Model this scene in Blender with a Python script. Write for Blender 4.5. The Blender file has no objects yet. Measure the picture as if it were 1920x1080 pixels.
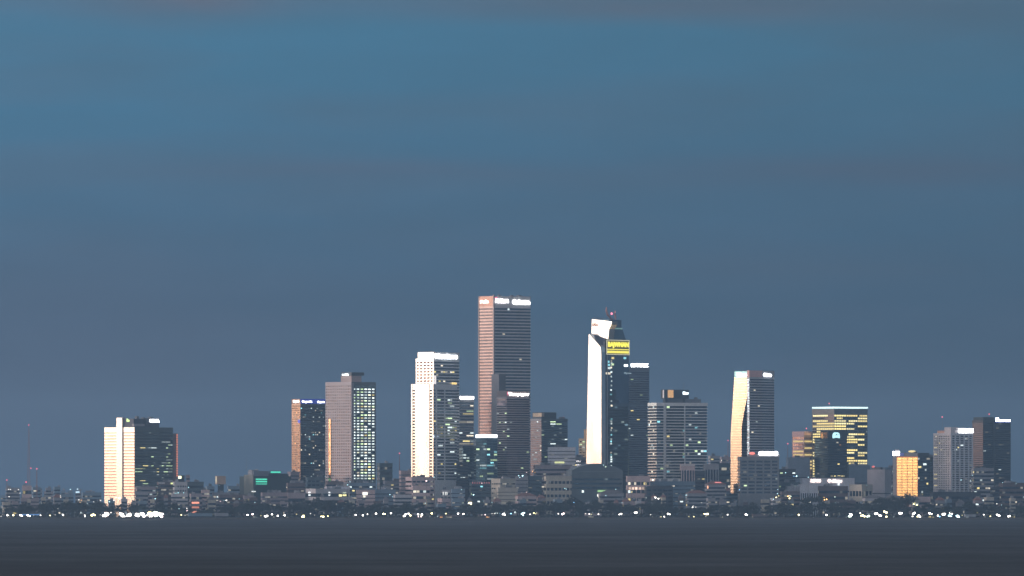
import bpy, math, random
from mathutils import Vector, Matrix
random.seed(7)
rad = math.radians
sc = bpy.context.scene
COL = sc.collection

# ------------------------------------------------------------------ frame of reference
D = 8000.0            # camera to the row of towers, metres
S = 0.53              # metres per photograph pixel (1920 wide) at the towers
CZ = 20.0             # camera height above the water
HY = 935.0            # row of the true horizon
GZ = 1.6              # level of the land
def kk(y): return S * (D + y) / D
def wx(px, y=0.0): return (px - 960.0) * kk(y)
def wz(py, y=0.0): return CZ + (HY - py) * kk(y)

# ------------------------------------------------------------------ camera
cam = bpy.data.cameras.new("camera")
cam.sensor_width = 36.0
cam.lens = 36.0 * D / (1920 * S)
cam.shift_y = (HY - 540.0) / 1920.0
cam.clip_start = 1.0
cam.clip_end = 60000.0
camo = bpy.data.objects.new("camera", cam); COL.objects.link(camo)
camo.location = (0, -D, CZ); camo.rotation_euler = (rad(90), 0, 0)
sc.camera = camo

# ------------------------------------------------------------------ world: dusk sky, after-glow in the west (left)
GLOW_AZ = rad(258.5)                      # compass style, clockwise from +Y
GLOW = (math.sin(GLOW_AZ), math.cos(GLOW_AZ))
SUN_EL = rad(1.6)
w = bpy.data.worlds.new("World"); sc.world = w; w.use_nodes = True
nt = w.node_tree; N = nt.nodes; L = nt.links
for n in list(N): N.remove(n)
def nd(t, **kw):
    n = N.new(t)
    for a, b in kw.items(): setattr(n, a, b)
    return n
def mth(op, a, b=None, c=None, clamp=False):
    n = N.new('ShaderNodeMath'); n.operation = op; n.use_clamp = clamp
    for i, v in enumerate((a, b, c)):
        if v is None: continue
        if isinstance(v, (int, float)): n.inputs[i].default_value = v
        else: L.new(v, n.inputs[i])
    return n.outputs[0]
out = nd('ShaderNodeOutputWorld')
sky = nd('ShaderNodeTexSky', sky_type='NISHITA', sun_disc=False, sun_elevation=SUN_EL, sun_rotation=GLOW_AZ,
         altitude=0, air_density=1.0, dust_density=1.5, ozone_density=2.0)
bg1 = nd('ShaderNodeBackground'); bg1.inputs[1].default_value = 0.05
L.new(sky.outputs[0], bg1.inputs[0])
tc = nd('ShaderNodeTexCoord'); sep = nd('ShaderNodeSeparateXYZ'); L.new(tc.outputs['Generated'], sep.inputs[0])
el = mth('MULTIPLY', mth('ARCSINE', sep.outputs[2]), 57.2958)           # elevation in degrees
az = mth('MULTIPLY', mth('ARCTAN2', sep.outputs[0], sep.outputs[1]), 57.2958)
def ramp(fac, stops, interp='LINEAR'):
    r = N.new('ShaderNodeValToRGB'); r.color_ramp.interpolation = interp
    e = r.color_ramp.elements
    while len(e) < len(stops): e.new(0.5)
    for i, (p, c) in enumerate(stops): e[i].position = p; e[i].color = (*c, 1)
    L.new(fac, r.inputs[0]); return r.outputs[0]
# dusk blue by elevation: 0..5 degrees is what the lens sees
base = ramp(mth('DIVIDE', el, 5.0, clamp=True), [(0.0, (.018, .054, .106)), (0.18, (.018, .070, .136)), (0.42, (.024, .116, .220)),
        (0.58, (.024, .140, .262)), (0.67, (.024, .144, .268)), (0.735, (.052, .122, .215)), (1.0, (.045, .120, .215))])
# drawn-out banks of dusky cloud
cmb = nd('ShaderNodeCombineXYZ')
L.new(mth('MULTIPLY', az, 0.22), cmb.inputs[0]); L.new(mth('MULTIPLY', el, 1.7), cmb.inputs[1])
no = nd('ShaderNodeTexNoise'); no.inputs['Scale'].default_value = 1.0; no.inputs['Detail'].default_value = 4.0
no.inputs['Roughness'].default_value = 0.5; no.inputs['Distortion'].default_value = 0.25
L.new(cmb.outputs[0], no.inputs['Vector'])
cf = nd('ShaderNodeMapRange'); cf.inputs[1].default_value = 0.42; cf.inputs[2].default_value = 0.66; L.new(no.outputs[0], cf.inputs[0])
cmb2 = nd('ShaderNodeCombineXYZ'); L.new(mth('MULTIPLY', az, 0.9), cmb2.inputs[0]); L.new(mth('MULTIPLY', el, 4.5), cmb2.inputs[1]); cmb2.inputs[2].default_value = 7.3
no2 = nd('ShaderNodeTexNoise'); no2.inputs['Scale'].default_value = 1.0; no2.inputs['Detail'].default_value = 6.0; no2.inputs['Roughness'].default_value = .6; L.new(cmb2.outputs[0], no2.inputs['Vector'])
def mixc(fac, a, b, bt='MIX'):
    m = N.new('ShaderNodeMix'); m.data_type = 'RGBA'; m.blend_type = bt
    for s, v in ((m.inputs[0], fac), (m.inputs[6], a), (m.inputs[7], b)):
        if isinstance(v, (int, float)): s.default_value = v
        elif isinstance(v, tuple): s.default_value = (*v, 1)
        else: L.new(v, s)
    return m.outputs[2]
def blob(a0, e0, ra, re):
    da = mth('DIVIDE', mth('SUBTRACT', az, a0), ra); de = mth('DIVIDE', mth('SUBTRACT', el, e0), re)
    return mth('EXPONENT', mth('MULTIPLY', mth('ADD', mth('MULTIPLY', da, da), mth('MULTIPLY', de, de)), -1.0))
cloudy = mixc(mth('MULTIPLY', cf.outputs[0], 0.45), base, (.056, .112, .192))
cloudy = mixc(mth('MULTIPLY', mth('MULTIPLY', blob(-2.3, 3.56, .62, .17), no2.outputs[0]), 1.5, clamp=True), cloudy, (.086, .110, .176))   # mauve bank, upper left
cloudy = mixc(mth('MULTIPLY', mth('MULTIPLY', blob(.9, 3.5, 1.5, .10), no2.outputs[0]), 1.4, clamp=True), cloudy, (.070, .112, .185))
cloudy = mixc(mth('MULTIPLY', mth('MULTIPLY', blob(2.6, 2.33, 1.6, .13), no2.outputs[0]), 1.1, clamp=True), cloudy, (.050, .090, .165))
cloudy = mixc(mth('MULTIPLY', mth('MULTIPLY', blob(-1.2, 2.34, 1.4, .08), no2.outputs[0]), .9, clamp=True), cloudy, (.058, .098, .175))
cloudy = mixc(mth('MULTIPLY', mth('MULTIPLY', blob(2.45, .92, .42, .16), no.outputs[0]), 1.3, clamp=True), cloudy, (.018, .066, .135))  # small dark cloud over the right-hand towers
# above the few degrees the lens sees the sky is still bright with twilight
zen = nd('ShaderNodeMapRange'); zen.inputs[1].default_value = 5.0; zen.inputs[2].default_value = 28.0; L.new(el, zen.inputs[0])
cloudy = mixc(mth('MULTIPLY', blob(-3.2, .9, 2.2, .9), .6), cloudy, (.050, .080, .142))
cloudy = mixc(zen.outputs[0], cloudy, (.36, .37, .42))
gr = mth('MULTIPLY', mth('ADD', mth('MULTIPLY', no2.outputs[0], 0.24), 0.88), mth('SUBTRACT', 1.0, mth('MULTIPLY', mth('MINIMUM', mth('MAXIMUM', az, -4.0), 8.0), 0.036)))
vm = nd('ShaderNodeVectorMath', operation='SCALE'); L.new(cloudy, vm.inputs[0]); L.new(gr, vm.inputs['Scale'])
# wide warm after-glow low over the western horizon
dotn = mth('ADD', mth('MULTIPLY', sep.outputs[0], GLOW[0]), mth('MULTIPLY', sep.outputs[1], GLOW[1]))
gaz = mth('POWER', mth('MAXIMUM', dotn, 0.0), 1.5)
gel = mth('EXPONENT', mth('MULTIPLY', mth('MAXIMUM', el, 0.0), -1 / 9.0))
gcol = ramp(mth('DIVIDE', el, 5.0, clamp=True), [(0.0, (1, .50, .24)), (0.06, (1, .71, .47)), (0.11, (1, .86, .68)), (0.15, (1, .92, .79)), (0.25, (1, .93, .82)), (1.0, (1, .86, .76))])
vg = nd('ShaderNodeVectorMath', operation='SCALE'); L.new(gcol, vg.inputs[0])
L.new(mth('MULTIPLY', mth('MULTIPLY', gaz, gel), 4.2), vg.inputs['Scale'])
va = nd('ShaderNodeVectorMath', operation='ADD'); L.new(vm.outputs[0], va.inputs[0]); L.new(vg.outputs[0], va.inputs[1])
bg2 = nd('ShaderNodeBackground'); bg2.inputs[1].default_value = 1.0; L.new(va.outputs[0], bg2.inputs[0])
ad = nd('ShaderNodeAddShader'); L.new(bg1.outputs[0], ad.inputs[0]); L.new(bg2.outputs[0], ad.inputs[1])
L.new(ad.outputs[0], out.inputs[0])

# ------------------------------------------------------------------ sun lamp: the last soft light from the west
sl = bpy.data.lights.new("sun", 'SUN'); sl.energy = 1.1; sl.angle = rad(12); sl.color = (1, .76, .68)
so = bpy.data.objects.new("sun", sl); COL.objects.link(so)
sv = Vector((GLOW[0] * math.cos(SUN_EL + .06), GLOW[1] * math.cos(SUN_EL + .06), math.sin(SUN_EL + .06)))
so.rotation_euler = sv.to_track_quat('Z', 'Y').to_euler()

sc.view_settings.view_transform = 'Standard'; sc.view_settings.look = 'None'
sc.view_settings.exposure = 0.0; sc.view_settings.gamma = 1.0
sc.cycles.use_denoising = True
sc.cycles.max_bounces = 6; sc.cycles.volume_bounces = 1
sc.cycles.sample_clamp_indirect = 4.0

# ------------------------------------------------------------------ materials
MC = {}
def mat_new(name):
    m = bpy.data.materials.new(name); m.use_nodes = True
    return m, m.node_tree, m.node_tree.nodes['Principled BSDF']
def wall(c, rough=.75, metal=0.0, name='wall_paint', var=.18, sc_=.08):
    key = ('w', c, rough, metal, var)
    if key in MC: return MC[key]
    m, t, p = mat_new(name)
    p.inputs['Roughness'].default_value = rough; p.inputs['Metallic'].default_value = metal
    tcn = t.nodes.new('ShaderNodeTexCoord'); nz = t.nodes.new('ShaderNodeTexNoise')
    nz.inputs['Scale'].default_value = sc_; nz.inputs['Detail'].default_value = 6
    t.links.new(tcn.outputs['Object'], nz.inputs['Vector'])
    mr = t.nodes.new('ShaderNodeMapRange'); mr.inputs[1].default_value = .3; mr.inputs[2].default_value = .7
    mr.inputs[3].default_value = 1 - var; mr.inputs[4].default_value = 1 + var * .5
    t.links.new(nz.outputs[0], mr.inputs[0])
    v = t.nodes.new('ShaderNodeVectorMath'); v.operation = 'SCALE'; v.inputs[0].default_value = c
    t.links.new(mr.outputs[0], v.inputs['Scale']); t.links.new(v.outputs[0], p.inputs['Base Color'])
    MC[key] = m; return m
def glass(c, rough=.07, metal=.9, cell=(3.2, 3.2, 3.0), var=.5, tilt=.012, lit=0.0, litc=(1, .9, .7), name='facade_glass', lits=.25):
    """Coated glazing: every pane (a cell in object space) has its own tint and a slight tilt of its own; a few have a dim lamp on behind."""
    key = ('g', c, rough, metal, cell, var, tilt, lit, litc)
    if key in MC: return MC[key]
    m, t, p = mat_new(name); n = t.nodes; l = t.links
    p.inputs['Roughness'].default_value = rough; p.inputs['Metallic'].default_value = metal
    tcn = n.new('ShaderNodeTexCoord')
    oi = n.new('ShaderNodeObjectInfo')
    dv = n.new('ShaderNodeVectorMath'); dv.operation = 'DIVIDE'; dv.inputs[1].default_value = cell
    l.new(tcn.outputs['Object'], dv.inputs[0])
    ad_ = n.new('ShaderNodeVectorMath'); ad_.operation = 'ADD'; l.new(dv.outputs[0], ad_.inputs[0])
    sc2 = n.new('ShaderNodeVectorMath'); sc2.operation = 'SCALE'; sc2.inputs[0].default_value = (0, 0, 97)
    l.new(oi.outputs['Random'], sc2.inputs['Scale']); l.new(sc2.outputs[0], ad_.inputs[1])
    fl = n.new('ShaderNodeVectorMath'); fl.operation = 'FLOOR'; l.new(ad_.outputs[0], fl.inputs[0])
    wn = n.new('ShaderNodeTexWhiteNoise'); wn.noise_dimensions = '3D'; l.new(fl.outputs[0], wn.inputs['Vector'])
    mr = n.new('ShaderNodeMapRange'); mr.inputs[3].default_value = 1 - var; mr.inputs[4].default_value = 1 + var * .35
    l.new(wn.outputs['Value'], mr.inputs[0])
    v = n.new('ShaderNodeVectorMath'); v.operation = 'SCALE'; v.inputs[0].default_value = c
    l.new(mr.outputs[0], v.inputs['Scale']); l.new(v.outputs[0], p.inputs['Base Color'])
    g = n.new('ShaderNodeNewGeometry')
    sb = n.new('ShaderNodeVectorMath'); sb.operation = 'SUBTRACT'; l.new(wn.outputs['Color'], sb.inputs[0]); sb.inputs[1].default_value = (.5, .5, .5)
    s3 = n.new('ShaderNodeVectorMath'); s3.operation = 'SCALE'; l.new(sb.outputs[0], s3.inputs[0]); s3.inputs['Scale'].default_value = tilt
    a3 = n.new('ShaderNodeVectorMath'); a3.operation = 'ADD'; l.new(g.outputs['Normal'], a3.inputs[0]); l.new(s3.outputs[0], a3.inputs[1])
    nn = n.new('ShaderNodeVectorMath'); nn.operation = 'NORMALIZE'; l.new(a3.outputs[0], nn.inputs[0]); l.new(nn.outputs[0], p.inputs['Normal'])
    if lit > 0:
        gt = n.new('ShaderNodeMath'); gt.operation = 'LESS_THAN'; gt.inputs[1].default_value = lit
        s4 = n.new('ShaderNodeSeparateColor'); l.new(wn.outputs['Color'], s4.inputs[0]); l.new(s4.outputs[1], gt.inputs[0])
        mu = n.new('ShaderNodeMath'); mu.operation = 'MULTIPLY'; l.new(gt.outputs[0], mu.inputs[0]); l.new(s4.outputs[2], mu.inputs[1])
        m2 = n.new('ShaderNodeMath'); m2.operation = 'MULTIPLY'; l.new(mu.outputs[0], m2.inputs[0]); m2.inputs[1].default_value = lits
        l.new(m2.outputs[0], p.inputs['Emission Strength']); p.inputs['Emission Color'].default_value = (*litc, 1)
        m.cycles.emission_sampling = 'NONE'
    MC[key] = m; return m
def emit(c, s, name='lit_panel'):
    key = ('e', c, s)
    if key in MC: return MC[key]
    m, t, p = mat_new(name)
    p.inputs['Base Color'].default_value = (.05, .05, .05, 1)
    p.inputs['Emission Color'].default_value = (*c, 1); p.inputs['Emission Strength'].default_value = s
    m.cycles.emission_sampling = 'NONE'
    MC[key] = m; return m

# ------------------------------------------------------------------ mesh helpers
class MB:
    def __init__(s): s.v = []; s.f = []; s.m = []
    def prism(s, poly, z0, z1, mats=0, cap=0, shift=(0, 0)):
        """poly CCW seen from above; mats one index or one per edge; shift moves the top ring."""
        b = len(s.v); n = len(poly)
        s.v += [(x, y, z0) for x, y in poly] + [(x + shift[0], y + shift[1], z1) for x, y in poly]
        for i in range(n):
            j = (i + 1) % n
            s.f.append((b + i, b + j, b + n + j, b + n + i)); s.m.append(mats if isinstance(mats, int) else mats[i % len(mats)])
        s.f.append(tuple(b + n + i for i in range(n))); s.m.append(cap)
        s.f.append(tuple(b + i for i in reversed(range(n)))); s.m.append(cap)
        return s
    def box(s, x0, x1, y0, y1, z0, z1, mats=0, cap=0):
        return s.prism([(x0, y0), (x1, y0), (x1, y1), (x0, y1)], z0, z1, mats, cap)
    def loft(s, p0, p1, mats=0):
        """ring p0 -> ring p1, 3-D points, both closed with caps."""
        b = len(s.v); n = len(p0); s.v += list(p0) + list(p1)
        for i in range(n):
            j = (i + 1) % n
            s.f.append((b + i, b + j, b + n + j, b + n + i)); s.m.append(mats if isinstance(mats, int) else mats[i % len(mats)])
        s.f.append(tuple(b + n + i for i in range(n))); s.m.append(mats if isinstance(mats, int) else mats[0])
        s.f.append(tuple(b + i for i in reversed(range(n)))); s.m.append(mats if isinstance(mats, int) else mats[0])
        return s
    def tube(s, pts, radii, seg=8, m=0):
        rings = []
        for i, p in enumerate(pts):
            p = Vector(p)
            d = (Vector(pts[min(i + 1, len(pts) - 1)]) - Vector(pts[max(i - 1, 0)])).normalized()
            a = d.cross(Vector((0, 1, 0) if abs(d.y) < .9 else (1, 0, 0))).normalized(); c = d.cross(a)
            r = radii[i] if isinstance(radii, (list, tuple)) else radii
            b = len(s.v)
            for k_ in range(seg):
                t = 2 * math.pi * k_ / seg
                s.v.append(tuple(p + a * (r * math.cos(t)) + c * (r * math.sin(t))))
            rings.append(b)
        for i in range(len(rings) - 1):
            for k_ in range(seg):
                q = (k_ + 1) % seg
                s.f.append((rings[i] + k_, rings[i] + q, rings[i + 1] + q, rings[i + 1] + k_)); s.m.append(m)
        s.f.append(tuple(rings[-1] + k_ for k_ in range(seg))); s.m.append(m)
        s.f.append(tuple(rings[0] + k_ for k_ in reversed(range(seg)))); s.m.append(m)
        return s
    def ball(s, c, r, seg=10, rings=6, m=0, sq=1.0):
        b = len(s.v); s.v.append((c[0], c[1], c[2] + r * sq))
        for i in range(1, rings):
            t = math.pi * i / rings
            for k_ in range(seg):
                p = 2 * math.pi * k_ / seg
                s.v.append((c[0] + r * math.sin(t) * math.cos(p), c[1] + r * math.sin(t) * math.sin(p), c[2] + r * sq * math.cos(t)))
        s.v.append((c[0], c[1], c[2] - r * sq)); e = len(s.v) - 1
        for k_ in range(seg):
            q = (k_ + 1) % seg
            s.f.append((b, b + 1 + k_, b + 1 + q)); s.m.append(m)
            s.f.append((e, e - seg + q, e - seg + k_)); s.m.append(m)
        for i in range(rings - 2):
            for k_ in range(seg):
                q = (k_ + 1) % seg; o = b + 1 + i * seg
                s.f.append((o + k_, o + seg + k_, o + seg + q, o + q)); s.m.append(m)
        return s
    def mesh(s, name, mats):
        me = bpy.data.meshes.new(name); me.from_pydata(s.v, [], s.f)
        for m_ in mats: me.materials.append(m_)
        me.polygons.foreach_set('material_index', s.m); me.update()
        return me
def link(name, me, parent=None):
    o = bpy.data.objects.new(name, me); COL.objects.link(o)
    if parent is not None: o.parent = parent
    return o
def tag(o, label, cat, group=None, kind=None):
    o['label'] = label; o['category'] = cat
    if group: o['group'] = group
    if kind: o['kind'] = kind
    return o
def inset_poly(poly, d):
    n = len(poly); res = []
    for i in range(n):
        p0, p1, p2 = Vector(poly[i - 1]), Vector(poly[i]), Vector(poly[(i + 1) % n])
        a = (p1 - p0).normalized(); b = (p2 - p1).normalized()
        na = Vector((-a.y, a.x)); nb = Vector((-b.y, b.x))
        q0 = p0 + na * d; q1 = p1 + nb * d
        den = a.x * b.y - a.y * b.x
        if abs(den) < 1e-6: res.append(tuple(p1 + na * d)); continue
        t = ((q1.x - q0.x) * b.y - (q1.y - q0.y) * b.x) / den
        res.append(tuple(q0 + a * t))
    return res

UNIT = {}
def unit_cube(mt):
    if mt.name not in UNIT: UNIT[mt.name] = MB().box(-.5, .5, -.5, .5, -.5, .5).mesh('lit_window', [mt])
    return UNIT[mt.name]

WHITE = (.86, 1, .98); GREEN = (.75, 1, .55); YEL = (1, .80, .30); ORG = (1, .45, .14); WARM = (1, .88, .66); CYAN = (.35, .9, 1)
def litmat(c):
    s = random.choice((.35, .6, 1.0, 1.6))
    return emit(c, s, 'lit_window')

class Tower:
    """A building at photo column px_c (its nearest vertical edge). Local +x runs along the right-hand face, +y along the left-hand one."""
    def __init__(s, name, label, cat, pxc, y=0.0, th=40, group=None):
        s.y = y; s.k = kk(y); s.pxc = pxc; s.t = rad(th); s.c = math.cos(s.t); s.s = math.sin(s.t)
        s.o = bpy.data.objects.new(name, None); COL.objects.link(s.o)
        s.o.location = (wx(pxc, y), y, GZ); s.o.rotation_euler = (0, 0, s.t)
        tag(s.o, label, cat, group); s.nlit = 0; s.extra = {}
    def R(s, px): return (px - s.pxc) * s.k / s.c
    def Lf(s, px): return (s.pxc - px) * s.k / s.s
    def z(s, py): return wz(py, s.y) - GZ
    def part(s, name, mb, mats, parent=None):
        if not isinstance(mats, (list, tuple)): mats = [mats]
        return link(name, mb.mesh(name, mats), parent or s.o)
    def rect(s, pl, pr, a=0, b=0):
        """footprint from left column pl to right column pr; a, b push it back along x, y"""
        return [(a, b), (s.R(pr) + 0, b), (s.R(pr), s.Lf(pl)), (a, s.Lf(pl))]
    def stack(s, poly, pt, pb, n, frac, wm, gms, ge=None, inset=.35, par=1.2, mull=None, mw=.3, band='window_band', wname='wall', we=None, z0=None):
        """n storeys of wall slab over a recessed ring of glazing. wm, gms: material lists, we/ge: material index per edge."""
        if not isinstance(wm, (list, tuple)): wm = [wm]
        if not isinstance(gms, (list, tuple)): gms = [gms]
        zt = s.z(pt); zb = s.z(pb) if z0 is None else z0; f = (zt - par - zb) / n
        mb = MB()
        for i in range(n):
            mb.prism(poly, zb + i * f + frac * f, zb + (i + 1) * f + (par if i == n - 1 else 0), we or 0)
        if zb > .5 and z0 is None: mb.prism(inset_poly(poly, .06), -1, zb + .02, we or 0)
        if mull:
            ip = inset_poly(poly, inset + .1); op = inset_poly(poly, .07)
            for e, sp in mull.items():
                a, b = Vector(op[e]), Vector(op[(e + 1) % len(op)]); a2, b2 = Vector(ip[e]), Vector(ip[(e + 1) % len(ip)])
                ln = (b - a).length; cnt = max(1, round(ln / sp)); u = (b - a).normalized(); d = Vector((-u.y, u.x)) * (inset + .05)
                for j in range(cnt + 1):
                    p = a + u * (min(max(ln * j / cnt, mw / 2 + .02), ln - mw / 2 - .02))
                    q = [p - u * mw / 2, p + u * mw / 2, p + u * mw / 2 + d, p - u * mw / 2 + d]
                    mb.prism([tuple(v) for v in q], zb + .03, zt - par * .5, (we[e] if we else 0))
        s.part(wname, mb, wm)
        g = MB().prism(inset_poly(poly, inset), 0, frac * f, ge or 0).mesh(band, gms)
        for i in range(n):
            o = link(band, g, s.o); o.location = (0, 0, zb + i * f)
        return dict(poly=poly, zb=zb, f=f, frac=frac, inset=inset, n=n)
    def box(s, name, pl, pr, pt, pb, m, a=0, b=0, dy=None, dx=None):
        mb = MB(); x1 = s.R(pr) if dx is None else a + dx; y1 = s.Lf(pl) if dy is None else b + dy
        mb.box(a, x1, b, y1, s.z(pb), s.z(pt)); return s.part(name, mb, m)
    def win(s, st, e, t0, t1, i, c=WHITE, hz=.8, mt=None, proud=.14):
        ip = inset_poly(st['poly'], st['inset']); a = Vector(ip[e]); b = Vector(ip[(e + 1) % len(ip)]); u = b - a
        p = a + u * ((t0 + t1) / 2); wd = u.length * (t1 - t0); nrm = Vector((u.y, -u.x)).normalized()
        p = p + nrm * (proud / 2 - .02)
        h = st['f'] * st['frac'] * hz; zc = st['zb'] + i * st['f'] + st['f'] * st['frac'] * .5
        mt = mt or litmat(c); ang = math.atan2(u.y, u.x)
        if s.nlit < 98:
            o = link('lit_window', unit_cube(mt), s.o)
            o.location = (p.x, p.y, zc); o.rotation_euler = (0, 0, ang); o.scale = (wd, proud + .04, h)
            s.nlit += 1
        else:
            s.extra.setdefault(mt.name, (mt, []))[1].append((p, ang, wd, proud + .04, h, zc))
    def scatter(s, st, e, prob, pitch=3.4, cols=(WHITE,), rows=None, wf=.85, run=1, hz=.8, t=(0, 1)):
        ip = inset_poly(st['poly'], st['inset']); ln = (Vector(ip[e]) - Vector(ip[(e + 1) % len(ip)])).length
        n = max(1, int(ln * (t[1] - t[0]) / pitch)); r0, r1 = rows or (0, st['n'])
        for i in range(r0, r1):
            rowp = prob * random.choice((.3, .8, 1.0, 1.9)); j = 0
            while j < n:
                if random.random() < rowp:
                    w_ = random.randint(1, run); w_ = min(w_, n - j)
                    d = (t[1] - t[0]) / n; a0 = t[0] + d * j
                    s.win(st, e, a0 + d * (1 - wf) / 2, a0 + d * w_ - d * (1 - wf) / 2, i, random.choice(cols), hz); j += w_
                else: j += 1
    def done(s):
        if s.extra:
            mb = MB(); ms = []
            for k_, (mt, lst) in s.extra.items():
                ms.append(mt)
                for p, ang, wd, th, h, zc in lst:
                    ca, sa = math.cos(ang), math.sin(ang)
                    q = [(p.x + ca * x - sa * y, p.y + sa * x + ca * y) for x, y in ((-wd / 2, -th / 2), (wd / 2, -th / 2), (wd / 2, th / 2), (-wd / 2, th / 2))]
                    mb.prism(q, zc - h / 2, zc + h / 2, len(ms) - 1, len(ms) - 1)
            o = s.part('lit_windows_rest' if False else 'lit_window', mb, ms); o['kind'] = 'stuff'
    def sign(s, face, px0, px1, py0, py1, text=None, c=(1, 1, 1), st=6.0, proud=.5, name='sign', off=.02, plate=None, base=0.0):
        """lettering on the right ('R') or left ('L') face between photo columns and rows"""
        if plate is not None:
            mb = MB()
            if face == 'R': mb.box(s.R(px0 - 1), s.R(px1 + 1), base - .3, base + .05, s.z(py1 + 1), s.z(py0 - 1))
            else: mb.box(base - .3, base + .05, s.Lf(px1 + 1), s.Lf(px0 - 1), s.z(py1 + 1), s.z(py0 - 1))
            s.part('sign_board', mb, plate)
        cu = bpy.data.curves.new('txt', 'FONT'); cu.body = text; cu.extrude = .02; cu.offset = off; cu.resolution_u = 2
        to = bpy.data.objects.new('txt', cu); me = bpy.data.meshes.new_from_object(to)
        xs = [v.co.x for v in me.vertices]; ys = [v.co.y for v in me.vertices]
        x0, x1, y0, y1 = min(xs), max(xs), min(ys), max(ys)
        if face == 'R': W0, W1 = s.R(px0), s.R(px1)
        else: W0, W1 = s.Lf(px0), s.Lf(px1)
        Z0, Z1 = s.z(py1), s.z(py0)
        for v in me.vertices:
            a = (v.co.x - x0) / (x1 - x0); b = (v.co.y - y0) / (y1 - y0); dpt = base - proud + (-.15 if v.co.z > 0 else .15)
            aa = W0 + (W1 - W0) * a
            v.co = (aa, dpt, Z0 + (Z1 - Z0) * b) if face == 'R' else (dpt, aa, Z0 + (Z1 - Z0) * b)
        me.materials.clear(); me.materials.append(emit(c, st, 'sign_light'))
        bpy.data.objects.remove(to); bpy.data.curves.remove(cu)
        return link(name, me, s.o)
    def plaque(s, name, face, px0, px1, py0, py1, m, proud=.4, base=0.0):
        mb = MB()
        if face == 'R': mb.box(s.R(px0), s.R(px1), base - proud, base + .05, s.z(py1), s.z(py0))
        else: mb.box(base - proud, base + .05, s.Lf(px1), s.Lf(px0), s.z(py1), s.z(py0))
        return s.part(name, mb, m)
    def mast(s, px, pt, pb, r=.25, a=None, red=False, name='antenna', off=8):
        x, yy = (s.R(px), off) if px >= s.pxc else (off, s.Lf(px))
        # keep the photo column when pushed back from the face
        if px >= s.pxc: x = s.R(px) + off * s.s / s.c
        else: yy = s.Lf(px) + off * s.c / s.s
        m_ = s.part(name, MB().tube([(x, yy, s.z(pb)), (x, yy, s.z(pt))], [r, r * .5], 6), wall((.3, .3, .32), .6))
        if red: s.part('beacon', MB().ball((x, yy, s.z(pt) + .4), .6, 8, 5), emit((1, .16, .20), 2.2), None)
        return m_
    def units(s, pl, pr, pt, n=3, h=2.5, m=None):
        """roof plant: small boxes on the roof between two columns along the right face"""
        m = m or wall((.22, .23, .25))
        for i in range(n):
            x = s.R(pl + (pr - pl) * (i + random.uniform(.2, .8)) / n) ; d = random.uniform(2.5, 5); hh = h * random.uniform(.5, 1.1)
            mb = MB().box(x, x + d, 5, 5 + d, s.z(pt) - .2, s.z(pt) + hh).box(x + .4, x + d - .4, 5.4, 5 + d - .4, s.z(pt) + hh, s.z(pt) + hh + .5)
            s.part('roof_unit', mb, m)

# ------------------------------------------------------------------ ground, quay, water
def struct(name, me): o = link(name, me); o['kind'] = 'structure'; return o
SH = -300.0
gm = wall((.055, .058, .05), .9, name='ground_soil', sc_=.01)
mb = MB(); mb.box(-9000, 9000, SH, 12000, -3, GZ - .1); struct('ground', mb.mesh('ground', [gm]))
mb = MB(); mb.box(-1500, 1500, SH - .6, SH + 5, -2.5, GZ + .05); mb.box(-1500, 1500, SH - .7, SH - .1, GZ + .05, GZ + .45)
struct('quay', mb.mesh('quay', [wall((.12, .115, .11), .85, name='quay_stone', sc_=.3)]))
mw_, t_, p_ = mat_new('sea_water')
p_.inputs['Base Color'].default_value = (.016, .015, .015, 1); p_.inputs['Specular IOR Level'].default_value = .34; p_.inputs['Roughness'].default_value = .55; p_.inputs['IOR'].default_value = 1.33
tcn = t_.nodes.new('ShaderNodeTexCoord')
mp = t_.nodes.new('ShaderNodeMapping'); mp.inputs['Scale'].default_value = (.10, .32, .1); t_.links.new(tcn.outputs['Object'], mp.inputs[0])
n1 = t_.nodes.new('ShaderNodeTexNoise'); n1.inputs['Scale'].default_value = 1.0; n1.inputs['Detail'].default_value = 8; n1.inputs['Roughness'].default_value = .62
t_.links.new(mp.outputs[0], n1.inputs['Vector'])
bp = t_.nodes.new('ShaderNodeBump'); bp.inputs['Strength'].default_value = 1.0; bp.inputs['Distance'].default_value = 1.6
mp2 = t_.nodes.new('ShaderNodeMapping'); mp2.inputs['Scale'].default_value = (.006, .0035, .1); t_.links.new(tcn.outputs['Object'], mp2.inputs[0])
n2 = t_.nodes.new('ShaderNodeTexNoise'); n2.inputs['Scale'].default_value = 1.0; n2.inputs['Detail'].default_value = 7; n2.inputs['Roughness'].default_value = .7; t_.links.new(mp2.outputs[0], n2.inputs['Vector'])
for nm_, lo, hi in (('Specular IOR Level', .15, .27), ('Roughness', .66, .48)):   # cat's-paws: calmer and more ruffled water
    r_ = t_.nodes.new('ShaderNodeMapRange'); r_.inputs[1].default_value = .32; r_.inputs[2].default_value = .68; r_.inputs[3].default_value = lo; r_.inputs[4].default_value = hi
    t_.links.new(n2.outputs[0], r_.inputs[0]); t_.links.new(r_.outputs[0], p_.inputs[nm_])
t_.links.new(n1.outputs[0], bp.inputs['Height']); t_.links.new(bp.outputs[0], p_.inputs['Normal'])
mb = MB(); mb.v = [(-9000, -8400, 0), (9000, -8400, 0), (9000, SH + 1, 0), (-9000, SH + 1, 0)]; mb.f = [(0, 1, 2, 3)]; mb.m = [0]
struct('water', mb.mesh('water', [mw_]))

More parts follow.
